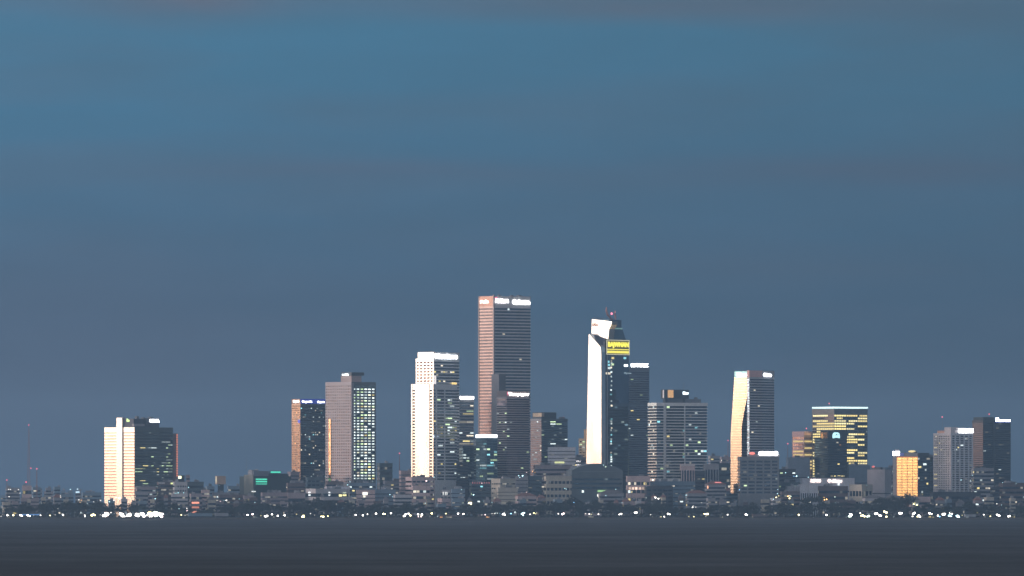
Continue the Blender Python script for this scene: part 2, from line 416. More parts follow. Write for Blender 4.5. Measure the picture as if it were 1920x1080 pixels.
# ------------------------------------------------------------------ shared facade materials
G_DARK = glass((.16, .24, .30), cell=(3.4, 3.4, 99), lit=.05)
G_TEAL = glass((.14, .24, .28), cell=(3.0, 3.0, 99), lit=.06, litc=WHITE)
G_BLUE = glass((.22, .34, .44), cell=(3.2, 3.2, 99), lit=.03, litc=WHITE)
G_BRONZE = glass((.56, .32, .18), cell=(2.6, 2.6, 99), lit=.0, var=.55, rough=.1)
G_BROWN = glass((.20, .13, .12), cell=(3.6, 3.6, 99), var=.3)
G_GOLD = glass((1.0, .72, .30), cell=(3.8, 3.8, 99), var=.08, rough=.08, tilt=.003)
G_CREAM = glass((.98, .95, .90), cell=(4, 4, 99), var=.06, tilt=.006, rough=.08)
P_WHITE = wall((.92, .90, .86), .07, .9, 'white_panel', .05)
P_PALE = wall((.86, .85, .86), .5, .15, 'pale_panel', .1)
P_GREY = wall((.38, .38, .40), .5, .15, 'grey_panel', .1)
P_DARK = wall((.07, .09, .11), .4, .3, 'dark_panel', .1)
P_PINK = wall((.62, .50, .46), .5, .25, 'pink_stone', .1)
P_MAUVE = wall((.46, .38, .38), .7, 0, 'mauve_concrete', .1)
P_BROWN = wall((.23, .18, .17), .6, .1, 'brown_cladding', .1)

# ------------------------------------------------------------------ the towers, left to right
# cream banded tower
T = Tower('office_tower', 'cream banded tower at the far left with a bright stair shaft rising above its roof', 'tower', 252, 0, 48)
R0, L0 = T.R(325), T.Lf(193)
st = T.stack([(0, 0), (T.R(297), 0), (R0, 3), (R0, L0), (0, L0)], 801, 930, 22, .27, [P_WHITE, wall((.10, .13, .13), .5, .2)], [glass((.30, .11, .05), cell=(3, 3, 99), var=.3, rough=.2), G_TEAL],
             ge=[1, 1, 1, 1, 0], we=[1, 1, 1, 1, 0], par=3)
T.part('stair_shaft', MB().box(-1.2, 4, T.Lf(229.5), T.Lf(218.5), 0, T.z(783)), P_WHITE)
T.part('upper_storey', MB().box(1.0, T.R(297), 2, T.Lf(222), T.z(802), T.z(785)).box(T.R(273), T.R(297), .6, 6, T.z(815), T.z(784)), wall((.09, .10, .13), .5, .2))
T.part('roof_band', MB().box(T.R(253), T.R(272), 1.2, 4, T.z(799), T.z(794.5)), P_GREY)
fin = MB().box(R0 + .1, T.R(327.5), -1.5, 8, T.z(930), T.z(812)); T.part('corner_fin', fin, wall((.30, .2, .2), .5, .2))
for i in range(18): T.part('fin_reflection', MB().box(T.R(325.3), T.R(327.3), -2.0, -1.45, T.z(893 - i * 4.5), T.z(890 - i * 4.5)), emit((1, .30, .16), .9))  # glowing pieces stand in for the sunset reflected in the fin
T.scatter(st, 0, .16, 3.6, (GREEN, WHITE, GREEN, YEL), run=2, rows=(0, 17)); T.scatter(st, 1, .22, 3.6, (GREEN, WHITE), run=2, rows=(2, 20))
T.sign('R', 280, 297, 785.5, 791.5, 'MEGA', (.95, .98, 1), 9, base=.6, off=.06)
T.sign('R', 239, 243.5, 785, 791, 'h', (.7, 1, .35), 2.5, base=1.0, off=.03, name='sign_emblem')
T.mast(274, 779, 785, .2); T.mast(293, 778, 784, .2); T.units(256, 295, 785, 3, 2); T.done()

# bronze tower with blue crown
T = Tower('office_tower', 'bronze glass tower with a blue illuminated crown, left of the grey lattice tower', 'tower', 563, 40, 36)
W, LL = T.R(612), T.Lf(546)
po = [(0, 0), (W, 0), (W, LL), (0, LL)]
st = T.stack(po, 757, 915, 38, .62, [wall((.80, .50, .34), .3, .8, 'bronze_frame', .1), wall((.07, .09, .11), .4, .3)], [G_BRONZE, G_DARK], ge=[1, 1, 1, 0], we=[1, 1, 1, 0], par=.8,
             mull={0: 3.4, 3: 2.6}, inset=.3)
T.part('crown', MB().prism(po, T.z(757) + .02, T.z(748), [0, 0, 0, 1], 0), [emit((.015, .05, .55), .55), wall((.5, .33, .26), .5, .2)])
T.sign('R', 566, 585, 751, 755.5, 'Bayrak', (.85, .9, 1), 7, off=.05); T.sign('R', 594, 607, 751.5, 756, 'Sigort', (.85, .9, 1), 7, off=.06)
T.sign('L', 550, 562, 750, 755.5, 'Bayrak', (1, .93, .82), 5, off=.06)
T.plaque('lit_panel', 'L', 559, 562.5, 787, 793, emit((.2, .2, 1), .9))
T.scatter(st, 0, .09, 2.4, (WHITE, WHITE, CYAN, WARM), rows=(4, 38), wf=.6); T.scatter(st, 3, .05, 2.2, (WARM, ORG), rows=(10, 37)); T.done()

# grey lattice tower with lit window grid
T = Tower('office_tower', 'grey lattice tower with a grid of bright lit windows on its right side', 'tower', 659, -60, 45)
W, LL = T.R(706), T.Lf(609)
po = [(0, 0), (W * .96, 0), (W, 3), (W, LL), (0, LL)]
wl = wall((.60, .54, .55), .6, .1, 'lattice_concrete', .08); wr = wall((.14, .17, .19), .5, .1)
st = T.stack(po, 716, 904, 34, .55, [wl, wr], [glass((.20, .17, .18), cell=(2.4, 2.4, 99), var=.5), G_TEAL], ge=[1, 1, 1, 1, 0], we=[1, 1, 1, 1, 0], par=2.2, mull={0: 5.6, 4: 3.1}, mw=.8)
T.part('corner_strip', MB().box(-.5, T.R(663), -.5, .6, 0, T.z(718)), wall((.36, .35, .38), .5, .2))
gl = T.part('glazed_strip', MB().box(-.55, .1, T.Lf(620), T.Lf(616), T.z(902), T.z(785)), glass((1, .62, .36), cell=(1.5, 1.5, 2.2), var=.5, tilt=.01))
T.part('penthouse', MB().box(2, T.R(680), 2, T.Lf(636), T.z(717), T.z(704.5)), wall((.50, .40, .38), .6, .1))
T.part('crown', MB().box(1.2, T.R(684), 1.2, T.Lf(638), T.z(704), T.z(698)), P_DARK)
T.sign('L', 640, 652.5, 700.2, 704, 'avis', (.85, 1, 1), 7, base=1.2, off=.05)
ip = 7
for i in range(1, 33):
    for j in range(6):
        if random.random() < .93:
            c = random.choice((WHITE, WHITE, GREEN, WHITE, (.9, 1, .85), (1, 1, .7), WHITE, WHITE) if random.random() < .88 else (WARM, YEL))
            T.win(st, 0, .08 + j * .153, .08 + j * .153 + .10, i, c, hz=.72, mt=emit(c, random.choice((.9, 1.3, 1.9, 2.6)), 'lit_window'))
for i in range(5, 33):
    if random.random() < .5: T.win(st, 0, .005, .03, i, WHITE)
T.done()

# white panelled twin block tower
th = 55
T = Tower('hotel_tower', 'stepped white tower whose left face blazes in the last light, left of the tallest tower', 'tower', 813, -80, th)
W, LL = T.R(857), T.Lf(771)
po = [(0, 0), (W, 0), (W, LL), (0, LL)]
bl = glass((.10, .14, .18), cell=(3, 3, 99), var=.4)
st = T.stack(po, 720, 900, 30, .5, [P_WHITE, P_PALE], [bl, glass((.022, .018, .018), cell=(3, 3, 99), var=.3)], we=[1, 1, 1, 0], ge=[0, 0, 0, 1], par=4.2)
T.part('facade_panel', MB().box(-.5, .3, T.Lf(805.5), T.Lf(778.5), T.z(897), T.z(720.5)), G_CREAM)
T.part('pilaster', MB().box(-.45, .3, T.Lf(813), T.Lf(811), T.z(897), T.z(720.6)).box(-.45, .3, T.Lf(773.5), T.Lf(771), T.z(897), T.z(720.6)), P_WHITE)
T.part('pier', MB().box(T.R(817), T.R(819.5), -.2, .4, 0, T.z(722)).box(T.R(833), T.R(834.5), -.2, .4, 0, T.z(722)), P_PALE)
a0 = 3.2; b0 = 2.0
xo = a0; pb_ = [(a0, b0), (T.R(861) + b0 * T.s / T.c, b0), (T.R(861) + b0 * T.s / T.c, T.Lf(779) + a0 * T.c / T.s), (a0, T.Lf(779) + a0 * T.c / T.s)]
s2 = T.stack(pb_, 672, 902, 39, .5, [P_WHITE, P_PALE], [glass((.16, .06, .04), cell=(3.4, 3.4, 99), var=.7, rough=.4), bl], ge=[1, 1, 1, 0], we=[1, 1, 1, 0], par=1.6, wname='rear_wall', mull={3: 4.2}, mw=1.5)
pc_ = [(a0, b0), (pb_[1][0], b0), (pb_[1][0], T.Lf(783) + a0 * T.c / T.s), (a0, T.Lf(783) + a0 * T.c / T.s)]
T.part('crown', MB().prism(pc_, T.z(672) + .05, T.z(660), [1, 1, 1, 0], 1), [G_CREAM, P_PALE])
T.sign('R', 819, 860, 663.5, 671.5, 'Neatkors', (.96, 1, 1), 12, base=b0, off=.07)
T.plaque('lit_panel', 'R', 848.5, 857, 716.5, 721, emit((1, .68, .22), 1.6), base=1.0)
T.plaque('lit_panel', 'R', 816.5, 819, 704, 720, emit((1, .92, .9), 1.2), base=1.2)
T.scatter(st, 0, .13, 3.6, (WHITE, GREEN, YEL, WHITE), run=2, rows=(2, 28)); T.scatter(s2, 0, .05, 3.6, (WARM, YEL), rows=(24, 38)); T.mast(860, 656, 661, .15, off=3); T.done()

T = Tower('office_tower', 'slim dark tower with a white crown sign between the white stepped tower and the tallest', 'tower', 860, 60, 20)
W = T.R(889); po = [(0, 0), (W, 0), (W, 26), (0, 26)]
st = T.stack(po, 750, 905, 30, .55, P_GREY, G_DARK, par=1)
T.part('crown', MB().box(.4, W - .4, .4, 25, T.z(750) - .1, T.z(742)), P_GREY)
T.sign('R', 862.5, 888, 743.5, 748, 'HALKBAN', (1, 1, 1), 12, off=.08)
T.scatter(st, 0, .26, 3.2, (YEL, GREEN, WARM, WHITE), run=3, rows=(4, 29)); T.done()

# tallest
T = Tower('office_tower', 'tallest tower, dark banded slab with a salmon left flank and white signs along its crown', 'tower', 926, 10, 36)
W, LL = T.R(995), T.Lf(897); po = [(0, 0), (W, 0), (W, LL), (0, LL)]
wb = wall((.54, .38, .34), .15, .9, 'salmon_panel', .06); wr = wall((.70, .66, .66), .5, .1, 'slate_panel', .06)
st = T.stack(po, 574, 905, 56, .56, [wb, wr], [G_BROWN, glass((.12, .18, .25), cell=(4, 4, 99), var=.3, rough=.3)], ge=[1, 1, 1, 0], we=[1, 1, 1, 0], par=.4, inset=.3)
T.part('crown', MB().prism(po, T.z(574) + .03, T.z(555), [1, 1, 1, 0], 1), [wall((.62, .36, .28), .25, .85, 'salmon_crown', .06), wr])
T.part('edge_trim', MB().box(-.35, .9, -.25, 1.4, 0, T.z(552.5)).box(-.35, .5, LL - .9, LL + .2, 0, T.z(555)), wall((.50, .42, .40), .4, .4))
T.sign('R', 929, 953, 560.2, 567.3, 'Folkart', (1, .98, 1), 12, off=.07); T.sign('R', 961, 993.5, 561.3, 569.5, 'Carkurova', (.97, 1, 1), 12, off=.07)
T.plaque('sign_emblem', 'R', 928, 932, 557, 560, emit((1, .25, .4), 1.4)); T.sign('L', 901, 917, 562, 568, 'Folk', (1, .95, .85), 5, off=.06)
T.plaque('lit_panel', 'R', 952, 955, 578, 581, emit(WHITE, 1.3), .1)
T.scatter(st, 0, .008, 3.2, (WHITE, WARM, YEL), rows=(6, 56)); T.scatter(st, 0, .018, 3.0, (WHITE, YEL), rows=(20, 34))
T.mast(993, 550, 555, .2, red=False, off=2); T.units(935, 985, 555, 3, 1.2); T.done()

# its twin wing in front
T = Tower('office_tower', 'brownish banded tower with a bright roof sign standing in front of the tallest tower', 'tower', 950, -30, 34)
W, LL = T.R(993), T.Lf(931); po = [(0, 0), (W, 0), (W, LL), (0, LL)]
st = T.stack(po, 744, 900, 36, .5, wall((.42, .36, .37), .5, .1, 'brown_band', .08), G_BROWN, par=1)
T.part('crown', MB().box(.3, W - .3, .3, LL - .3, T.z(744) - .1, T.z(732.5)), P_BROWN)
T.part('stair_shaft', MB().box(W * .1, W * .1 + 8, LL - .2, LL + 13, 0, T.z(701)), wall((.17, .18, .21), .5, .2))  # dark shaft added to stand in for a reflection on the tallest tower's flank
T.sign('R', 953, 992, 736, 743, 'Tempoyor', (1, 1, .98), 12, off=.08, base=.3); T.plaque('sign_emblem', 'R', 951, 953, 734.5, 741, emit((1, .2, .3), 1), base=.3)
T.scatter(st, 0, .015, 3.2, (WHITE, GREEN), rows=(4, 34)); T.scatter(st, 3, .06, 3.0, (WHITE, GREEN), rows=(8, 30)); T.done()

T = Tower('office_tower', 'dark green glass tower topped by a solid white light bar, below the tallest tower', 'tower', 892, -60, 5)
W = T.R(933); po = [(0, 0), (W * .5, -1.5), (W, 0), (W, 24), (0, 24)]
st = T.stack(po, 822, 915, 18, .7, wall((.06, .11, .14), .3, .4), G_TEAL, par=1, mull={0: 4.5, 1: 4.5})
T.part('light_crown', MB().box(.0, T.R(932), -1.9, .5, T.z(820.5), T.z(815)), emit((1, 1, 1), 5)); T.part('roof_slab', MB().prism(po, T.z(822) + .02, T.z(820.6)), P_DARK)
T.scatter(st, 0, .09, 3.0, (WHITE, GREEN, CYAN), run=2); T.scatter(st, 1, .12, 3.0, (WHITE, GREEN, CYAN), run=2); T.done()

T = Tower('office_block', 'plain dark brown block at the foot of the white stepped tower', 'building', 858, -50, 40)
W, LL = T.R(878), T.Lf(841); po = [(0, 0), (W, 0), (W, LL), (0, LL)]
st = T.stack(po, 866, 918, 9, .3, wall((.10, .09, .10), .7, 0), G_DARK); T.scatter(st, 0, .06, 3, (WHITE,)); T.done()
T = Tower('office_block', 'dark glass block with thin mullions beside the white light bar tower', 'building', 868, -20, 24)
W = T.R(893); po = [(0, 0), (W, 0), (W, 20), (0, 20)]
st = T.stack(po, 836, 915, 14, .6, P_DARK, G_TEAL, mull={0: 4}); T.scatter(st, 0, .08, 3, (WHITE, GREEN)); T.done()

T = Tower('office_tower', 'dark tower with a pale banded left side, just right of the tallest tower', 'tower', 1015, 130, 30)
W, LL = T.R(1065), T.Lf(994); po = [(0, 0), (W, 0), (W, LL), (0, LL)]
st = T.stack(po, 785, 895, 26, .55, [P_GREY, wall((.11, .14, .16), .5, .2)], [G_BROWN, G_TEAL], ge=[1, 1, 1, 0], we=[1, 1, 1, 0], par=1.5)
T.part('penthouse', MB().box(1.5, T.R(1046) , 3, LL - 2, T.z(785) - .1, T.z(773)), P_DARK)
T.plaque('crown_panel', 'L', 998, 1014, 774.5, 781.5, wall((.62, .50, .36), .4, .5, 'warm_panel', .3), base=1.4)
T.part('crown_panel', MB().box(1.2, T.R(1023), 2.6, 3.3, T.z(781.5), T.z(774)), wall((.55, .42, .32), .5, .3, 'warm_panel', .3))
T.scatter(st, 0, .06, 3.2, (WHITE, GREEN, WHITE), run=2); T.scatter(st, 3, .06, 3, (WHITE, WARM)); T.mast(1057, 783, 787, .15, red=True); T.units(1024, 1060, 786, 3); T.done()

# complex tower with leaning cream slab
T = Tower('landmark_tower', 'landmark tower of a leaning cream slab and dark shaft, with horns and a yellow screen', 'tower', 1135, -60, 55)
W = T.R(1180); LL = T.Lf(1108); zt1 = T.z(637)
dk = glass((.16, .24, .30), cell=(3, 3, 4), var=.25, tilt=.01); dp = wall((.075, .08, .11), .4, .3, 'dark_panel', .1)
def yz(px, py): return (T.Lf(px), T.z(py))
sh = MB(); sh.prism([(0, 0), (W, 0), (W, LL), (0, LL)], -1, T.z(650), [0, 0, 0, 1], 1); T.part('shaft', sh, [dk, dp])
x0, x1 = T.R(1141.5) + 0, T.R(1167)
up = MB().loft([(0.2, .2, T.z(650) + .02), (W - .6, .2, T.z(650) + .02), (W - .6, LL - 2, T.z(650) + .02), (.2, LL - 2, T.z(650) + .02)],
               [(T.R(1140), 0.6, T.z(617)), (T.R(1169), 0.6, T.z(617)), (T.R(1169), LL * .6, T.z(617)), (T.R(1140), LL * .6, T.z(617))], [0, 0, 0, 1])
up.box(T.R(1143), T.R(1167), .7, LL * .55, T.z(617) + .02, T.z(599)); T.part('upper_shaft', up, [glass((.13, .22, .27), cell=(3, 3, 4), var=.25), dp])
md = MB().box(T.R(1142), T.R(1168), .2, LL * .6, T.z(616.5), T.z(614)); T.part('light_band', md, emit((.45, .85, .75), .35))
# leaning slab: outline on the left-hand plane with its own depth
def plate(name, pts, xa, xb, mt):
    q = [yz(*p) for p in pts]; mb = MB()
    return T.part(name, mb.loft([(xa, a, b) for a, b in q], [(xb, a, b) for a, b in q]), mt)
xs = -9.0; sh_ = xs * T.c / T.k     # how far the slab's own plane shifts in the picture
plate('cream_slab', [(1104 - sh_, 626), (1099 - sh_, 878), (1127.5 - sh_, 878), (1127 - sh_, 660), (1125.5 - sh_, 650)], xs, xs + 7, G_CREAM)
plate('crown_block', [(1111 - .0, 598), (1110, 624.5), (1141, 636), (1143, 617), (1147, 609), (1148, 603)], -.8, 9, G_CREAM)
T.sign('L', 1112, 1122, 606, 611.5, 'IZKA', (.75, .30, .25), .55, base=-.8, proud=.3)
plate('dark_link', [(1106, 632), (1105, 878), (1134.5, 878), (1134.5, 634.5), (1109, 626)], -.5, 6, dp)
T.part('rib', MB().box(-.9, .3, T.Lf(1134.5), T.Lf(1132.5), 0, T.z(640)).box(T.R(1137.5), T.R(1139), -.5, .3, 0, T.z(667)), P_GREY)
def hx(px): return T.R(px) if px > 1135 else 0.0
def hp(px, py, b=6.0): return (T.R(px) + b * T.s / T.c, b, T.z(py))
T.part('horn', MB().tube([hp(1151, 600), hp(1145.5, 596), hp(1139.5, 589), hp(1137, 582), hp(1137.5, 575)], [.7, 1.0, 1.1, .9, .5], 8), wall((.62, .33, .32), .5, .3))
T.part('horn', MB().tube([hp(1155, 598), hp(1154.5, 592), hp(1152.5, 586), hp(1154, 581)], [.7, .9, .8, .4], 8), wall((.5, .28, .28), .5, .3))
T.part('beacon', MB().ball(hp(1147.3, 587.2), 1.1), emit((1, .22, .32), 3)); T.part('beacon', MB().ball(hp(1153.8, 584), .6), emit((1, .3, .3), 2.5))
T.part('roof_rail', MB().tube([hp(1112, 596.5, .4), hp(1130, 597, .4), hp(1150, 600, .4)], .25, 6), wall((.3, .25, .3)))
# screen
T.part('screen', MB().box(T.R(1136), T.R(1178.5), -1.2, -.2, T.z(664), T.z(637.5)), emit((.22, .15, .02), .35))
f_ = MB(); a_, b_ = T.R(1135.3), T.R(1179); za, zb_ = T.z(664.8), T.z(636.8)
f_.box(a_, b_, -1.6, -1.1, zb_ - .7, zb_).box(a_, b_, -1.6, -1.1, za, za + .7).box(a_, a_ + .7, -1.6, -1.1, za + .72, zb_ - .72).box(b_ - .7, b_, -1.6, -1.1, za + .72, zb_ - .72)
T.part('screen_frame', f_, emit((1, .93, .6), .75))
T.sign('R', 1137.5, 1177, 640.5, 653, 'BAJWNAN', (1, .88, .08), 1.7, base=-1.2, off=.05, name='screen_text')
ln = MB().box(T.R(1136.5), T.R(1177.8), -1.5, -1.15, T.z(655.6), T.z(653.9)).box(T.R(1136.5), T.R(1177.8), -1.5, -1.15, T.z(661.8), T.z(657.4)); T.part('screen_stripe', ln, emit((1, .88, .10), 1.4))
def dot(px, py, c, s=1.2, w_=2.2, h=1.6, b=-.3): T.part('lit_window', MB().box(T.R(px) - w_ / 2, T.R(px) + w_ / 2, b - .15, b + .35, T.z(py) - h / 2, T.z(py) + h / 2), emit(c, s, 'lit_window'))
py = 668
while py < 884:
    if random.random() < .72: dot(1146.2 + random.uniform(-.6, .6), py, random.choice((WHITE, WHITE, WARM, CYAN)), random.choice((.4, .8, 1.5)), random.uniform(1.2, 2.6), 1.6)
    py += random.choice((4.2, 4.2, 8.4))
for px, py, c in ((1141, 684, CYAN), (1142, 690, WHITE), (1140, 678, CYAN), (1149, 671, YEL), (1148.5, 683, GREEN), (1172, 670.5, CYAN), (1138, 700, WARM), (1142, 700, WARM)): dot(px, py, c, 1.1, 4, 2)
T.plaque('lit_panel', 'R', 1171, 1177.5, 682.5, 686.5, emit((.9, 1, 1), 5)); T.sign('R', 1171, 1184, 697, 701, 'Ryma', (.6, .8, .9), .6, off=0)
for px, py in ((1129.5, 686), (1129, 702), (1129, 798)):
    T.part('lit_window', MB().box(-.8, -.3, T.Lf(px) - 1, T.Lf(px) + 1, T.z(py) - 1, T.z(py) + 1), emit(WARM, 1.5, 'lit_window'))
T.mast(1170, 626, 640, .3, off=1); T.done()

T = Tower('office_tower', 'dark blue tower with a white crown sign behind the tower with the yellow screen', 'tower', 1176, 60, 18)
W = T.R(1218); po = [(0, 0), (W, 0), (W, 24), (0, 24)]
st = T.stack(po, 690, 905, 50, .5, wall((.18, .21, .26), .4, .3, 'navy_band', .06), glass((.12, .18, .24), cell=(3.5, 3.5, 99), var=.4), par=3)
T.sign('R', 1183.5, 1216.5, 681.5, 688, 'MISTRALK', (1, 1, 1), 12, off=.1, base=.5)
T.part('sign_frame', MB().box(T.R(1182), T.R(1217), .5, 1.2, T.z(690) + .05, T.z(681)), P_DARK)
T.scatter(st, 0, .03, 3.2, (WHITE, GREEN, YEL)); T.done()

T = Tower('office_block', 'small cream block lit by the sunset just left of the leaning cream slab', 'building', 1098, 90, 60)
W, LL = T.R(1104), T.Lf(1085); po = [(0, 0), (W, 0), (W, LL), (0, LL)]
st = T.stack(po, 822, 895, 14, .4, wall((.75, .62, .42), .3, .7), glass((.5, .36, .24), cell=(3, 3, 99)), mull={3: 4}, mw=1)
T.part('stair_shaft', MB().box(.6, 5, T.Lf(1100), T.Lf(1094.5), 5, T.z(805)), wall((.85, .62, .36), .3, .7)); T.scatter(st, 3, .2, 3, (WHITE, GREEN)); T.done()

# white banded slab
T = Tower('residential_tower', 'broad tower ringed by thin white balcony bands, right of the yellow screen tower', 'tower', 1231, -40, 22)
W, LL = T.R(1328), T.Lf(1215); po = [(0, 0), (W * .5, -1.5), (W, 0), (W, LL), (0, LL)]
wbr = wall((.92, .90, .88), .08, .85, 'white_band', .03)
st = T.stack(po, 755, 897, 25, .70, [wbr, wall((.92, .91, .91), .6, .0, 'balcony_band', .06)], [glass((.05, .035, .04), metal=.4, cell=(3, 3, 99), var=.4, rough=.4), glass((.16, .22, .26), cell=(2.2, 2.2, 99), var=.8, lit=.05)], ge=[1, 1, 1, 1, 0], we=[1, 1, 1, 1, 0], par=2.4, inset=.8)
T.part('pier', MB().box(T.R(1244.5), T.R(1246.5), -1.1, 1, 0, T.z(756)).box(T.R(1247.5), T.R(1248.5), -1.1, 1, 0, T.z(756)).box(T.R(1283), T.R(1284), -2, 1, 0, T.z(756)), P_PALE)
T.part('penthouse', MB().box(T.R(1252), T.R(1318), 4, 12, T.z(755) - .2, T.z(748)), wall((.2, .22, .26)))
T.part('crown', MB().box(T.R(1246), T.R(1293), 1, 9, T.z(747.5), T.z(730.5)), P_DARK)
T.part('support', MB().box(T.R(1250), T.R(1254), 3, 6, T.z(755), T.z(747.6)).box(T.R(1284), T.R(1287), 3, 6, T.z(755), T.z(747.6)), P_DARK)
T.plaque('crown_panel', 'R', 1253, 1263.5, 731, 745.5, emit((1, .55, .22), .8), base=1.0); T.plaque('crown_panel', 'R', 1243.5, 1245.5, 731, 746, emit((1, .85, .8), .8), base=1.0)
T.sign('R', 1281.5, 1292, 734, 739.5, 'Bios', (.8, .95, 1), 5, base=1.0, off=.06); T.mast(1283, 716, 731, .25, off=5)
T.scatter(st, 0, .05, 3, (WHITE, GREEN, YEL, CYAN), run=1); T.scatter(st, 1, .06, 3, (WHITE, GREEN, GREEN, CYAN), run=1); T.scatter(st, 4, .05, 3, (WHITE, WARM)); T.units(1254, 1312, 748, 3, 2); T.done()

# twisted tower
T = Tower('twisted_tower', 'twisted tower with a curving cream to orange glass face and a pink crown', 'tower', 1404, -130, 52)
n = 44; zb = T.z(925); ztt = T.z(707); hh = (ztt - zb) / n
def lw(py):   # left and right columns of the glowing face
    t = (py - 700) / 220
    l = 1377.5 - 7 * min(1, max(0, (py - 705) / 110)); r = 1404 - 13 * min(1, max(0, (py - 735) / 65)) ** .8
    return l, r
mbg = MB(); mbw = MB(); mbr = MB(); W = T.R(1453)
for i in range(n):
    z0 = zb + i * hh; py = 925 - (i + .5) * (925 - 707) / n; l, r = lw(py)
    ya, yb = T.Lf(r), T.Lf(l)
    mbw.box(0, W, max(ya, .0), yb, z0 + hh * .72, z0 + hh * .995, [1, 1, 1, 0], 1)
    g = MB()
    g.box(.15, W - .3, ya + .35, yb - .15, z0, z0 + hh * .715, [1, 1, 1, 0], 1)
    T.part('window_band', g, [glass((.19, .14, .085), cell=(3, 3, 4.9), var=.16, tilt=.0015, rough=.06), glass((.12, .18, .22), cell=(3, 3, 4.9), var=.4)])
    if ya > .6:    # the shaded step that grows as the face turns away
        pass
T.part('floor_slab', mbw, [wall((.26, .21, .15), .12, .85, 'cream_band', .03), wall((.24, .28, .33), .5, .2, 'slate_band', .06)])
# front bay and right bay stand forward of the curving face
po = [(-.0, -3), (T.R(1430) - 3 * T.s / T.c, -3), (W, -1), (W, .3), (0, .3)]
b_ = -1.0; xo_ = b_ * T.s / T.c
po = [(T.R(1405) + xo_, b_), (T.R(1430) + xo_, b_), (T.R(1453.5), -.4), (T.R(1453.5), 2), (T.R(1405) + xo_, 2)]
st = T.stack(po, 707, 925, 44, .55, [wall((.62, .60, .62), .5, .1, 'slate_band', .08), wall((.62, .62, .66), .5, .1, 'slate_band', .06)], [glass((.15, .13, .15), cell=(3, 3, 99), var=.4), glass((.12, .18, .22), cell=(3, 3, 99), var=.4)],
             we=[0, 1, 1, 1, 1], ge=[0, 1, 1, 1, 1], par=.6)
T.part('crown', MB().prism(po, T.z(707) + .03, T.z(694.5), [0, 1, 1, 1, 0], 1), [wall((.95, .58, .54), .6, .1, 'pink_crown', .06), P_GREY])
T.part('crown_screen', MB().box(-.1, 6, T.Lf(1403), T.Lf(1377.8), T.z(707), T.z(696)), wall((.20, .40, .40), .3, .5, 'teal_panel', .05))
T.sign('L', 1382.5, 1401, 698.5, 705, 'Biva', (.85, 1, .97), 6, base=-.1, off=.1)
T.sign('R', 1431.5, 1446.5, 699.3, 705, 'Biva', (.96, .96, 1), 9, base=-1.0, off=.1); T.mast(1430, 690, 696, .25, off=2)
T.scatter(st, 0, .05, 3.2, (WARM, WHITE), rows=(20, 44)); T.done()

T = Tower('office_block', 'wide grey gridded block with a white roof sign and red emblem below the twisted tower', 'building', 1387, -150, 4)
W = T.R(1461); po = [(0, 0), (W, 0), (W, 22), (0, 22)]
st = T.stack(po, 856, 925, 10, .5, wall((.22, .24, .27), .6, .1), G_DARK, par=2.5, mull={0: 7.0}, mw=1.6)
T.part('penthouse', MB().box(T.R(1404), T.R(1462), 1, 12, T.z(856) - .1, T.z(851)), P_GREY)
T.sign('R', 1422.5, 1460.5, 846.3, 853.4, 'CEVHERLER', (.97, .98, 1), 12, off=.1, base=.8); T.part('sign_frame', MB().box(T.R(1421), T.R(1461), 1.2, 1.5, T.z(851), T.z(846.5)), P_DARK)
T.part('sign_emblem', MB().ball((T.R(1410.5), 1, T.z(850)), 3.0, 12, 6, 0, .45), emit((1, .25, .2), 1.5)); T.scatter(st, 0, .06, 3.2, (WHITE, GREEN)); T.done()

T = Tower('office_tower', 'small pink topped tower with yellow lit storeys, left of the broad yellow lit tower', 'tower', 1507.5, 80, 42)
W, LL = T.R(1527), T.Lf(1486); po = [(0, 0), (W, 0), (W, LL), (0, LL)]
wp = wall((.95, .62, .60), .4, .5, 'pink_panel', .06)
st = T.stack(po, 816, 905, 14, .62, [wp, wall((.36, .26, .26), .5, .2, 'pink_panel', .06)], [glass((.55, .34, .26), cell=(2, 2, 99), var=.4), G_BROWN], ge=[1, 1, 1, 0], we=[1, 1, 1, 0], par=.5, mull={0: 2.8, 3: 3}, mw=.5)  # darker pink puts shade into the faces turned from the glow
T.part('crown', MB().prism(po, T.z(816) + .03, T.z(809)), wp); T.mast(1513, 804, 809, .15, red=True)
for i, ee in ((12, (0, 3)), (11, ()), (9, (3,)), (8, (0, 3)), (7, (3,)), (6, (0,)), (5, (0,)), (4, (0, 3)), (10, (0,))):
    for e in ee: T.win(st, e, .06, .94, i, mt=emit((1, .74, .25), 1.1, 'lit_window'))
for i in range(0, 13): T.win(st, 0, .82, .97, i, mt=emit((1, .66, .2), .7, 'lit_window'))
T.done()

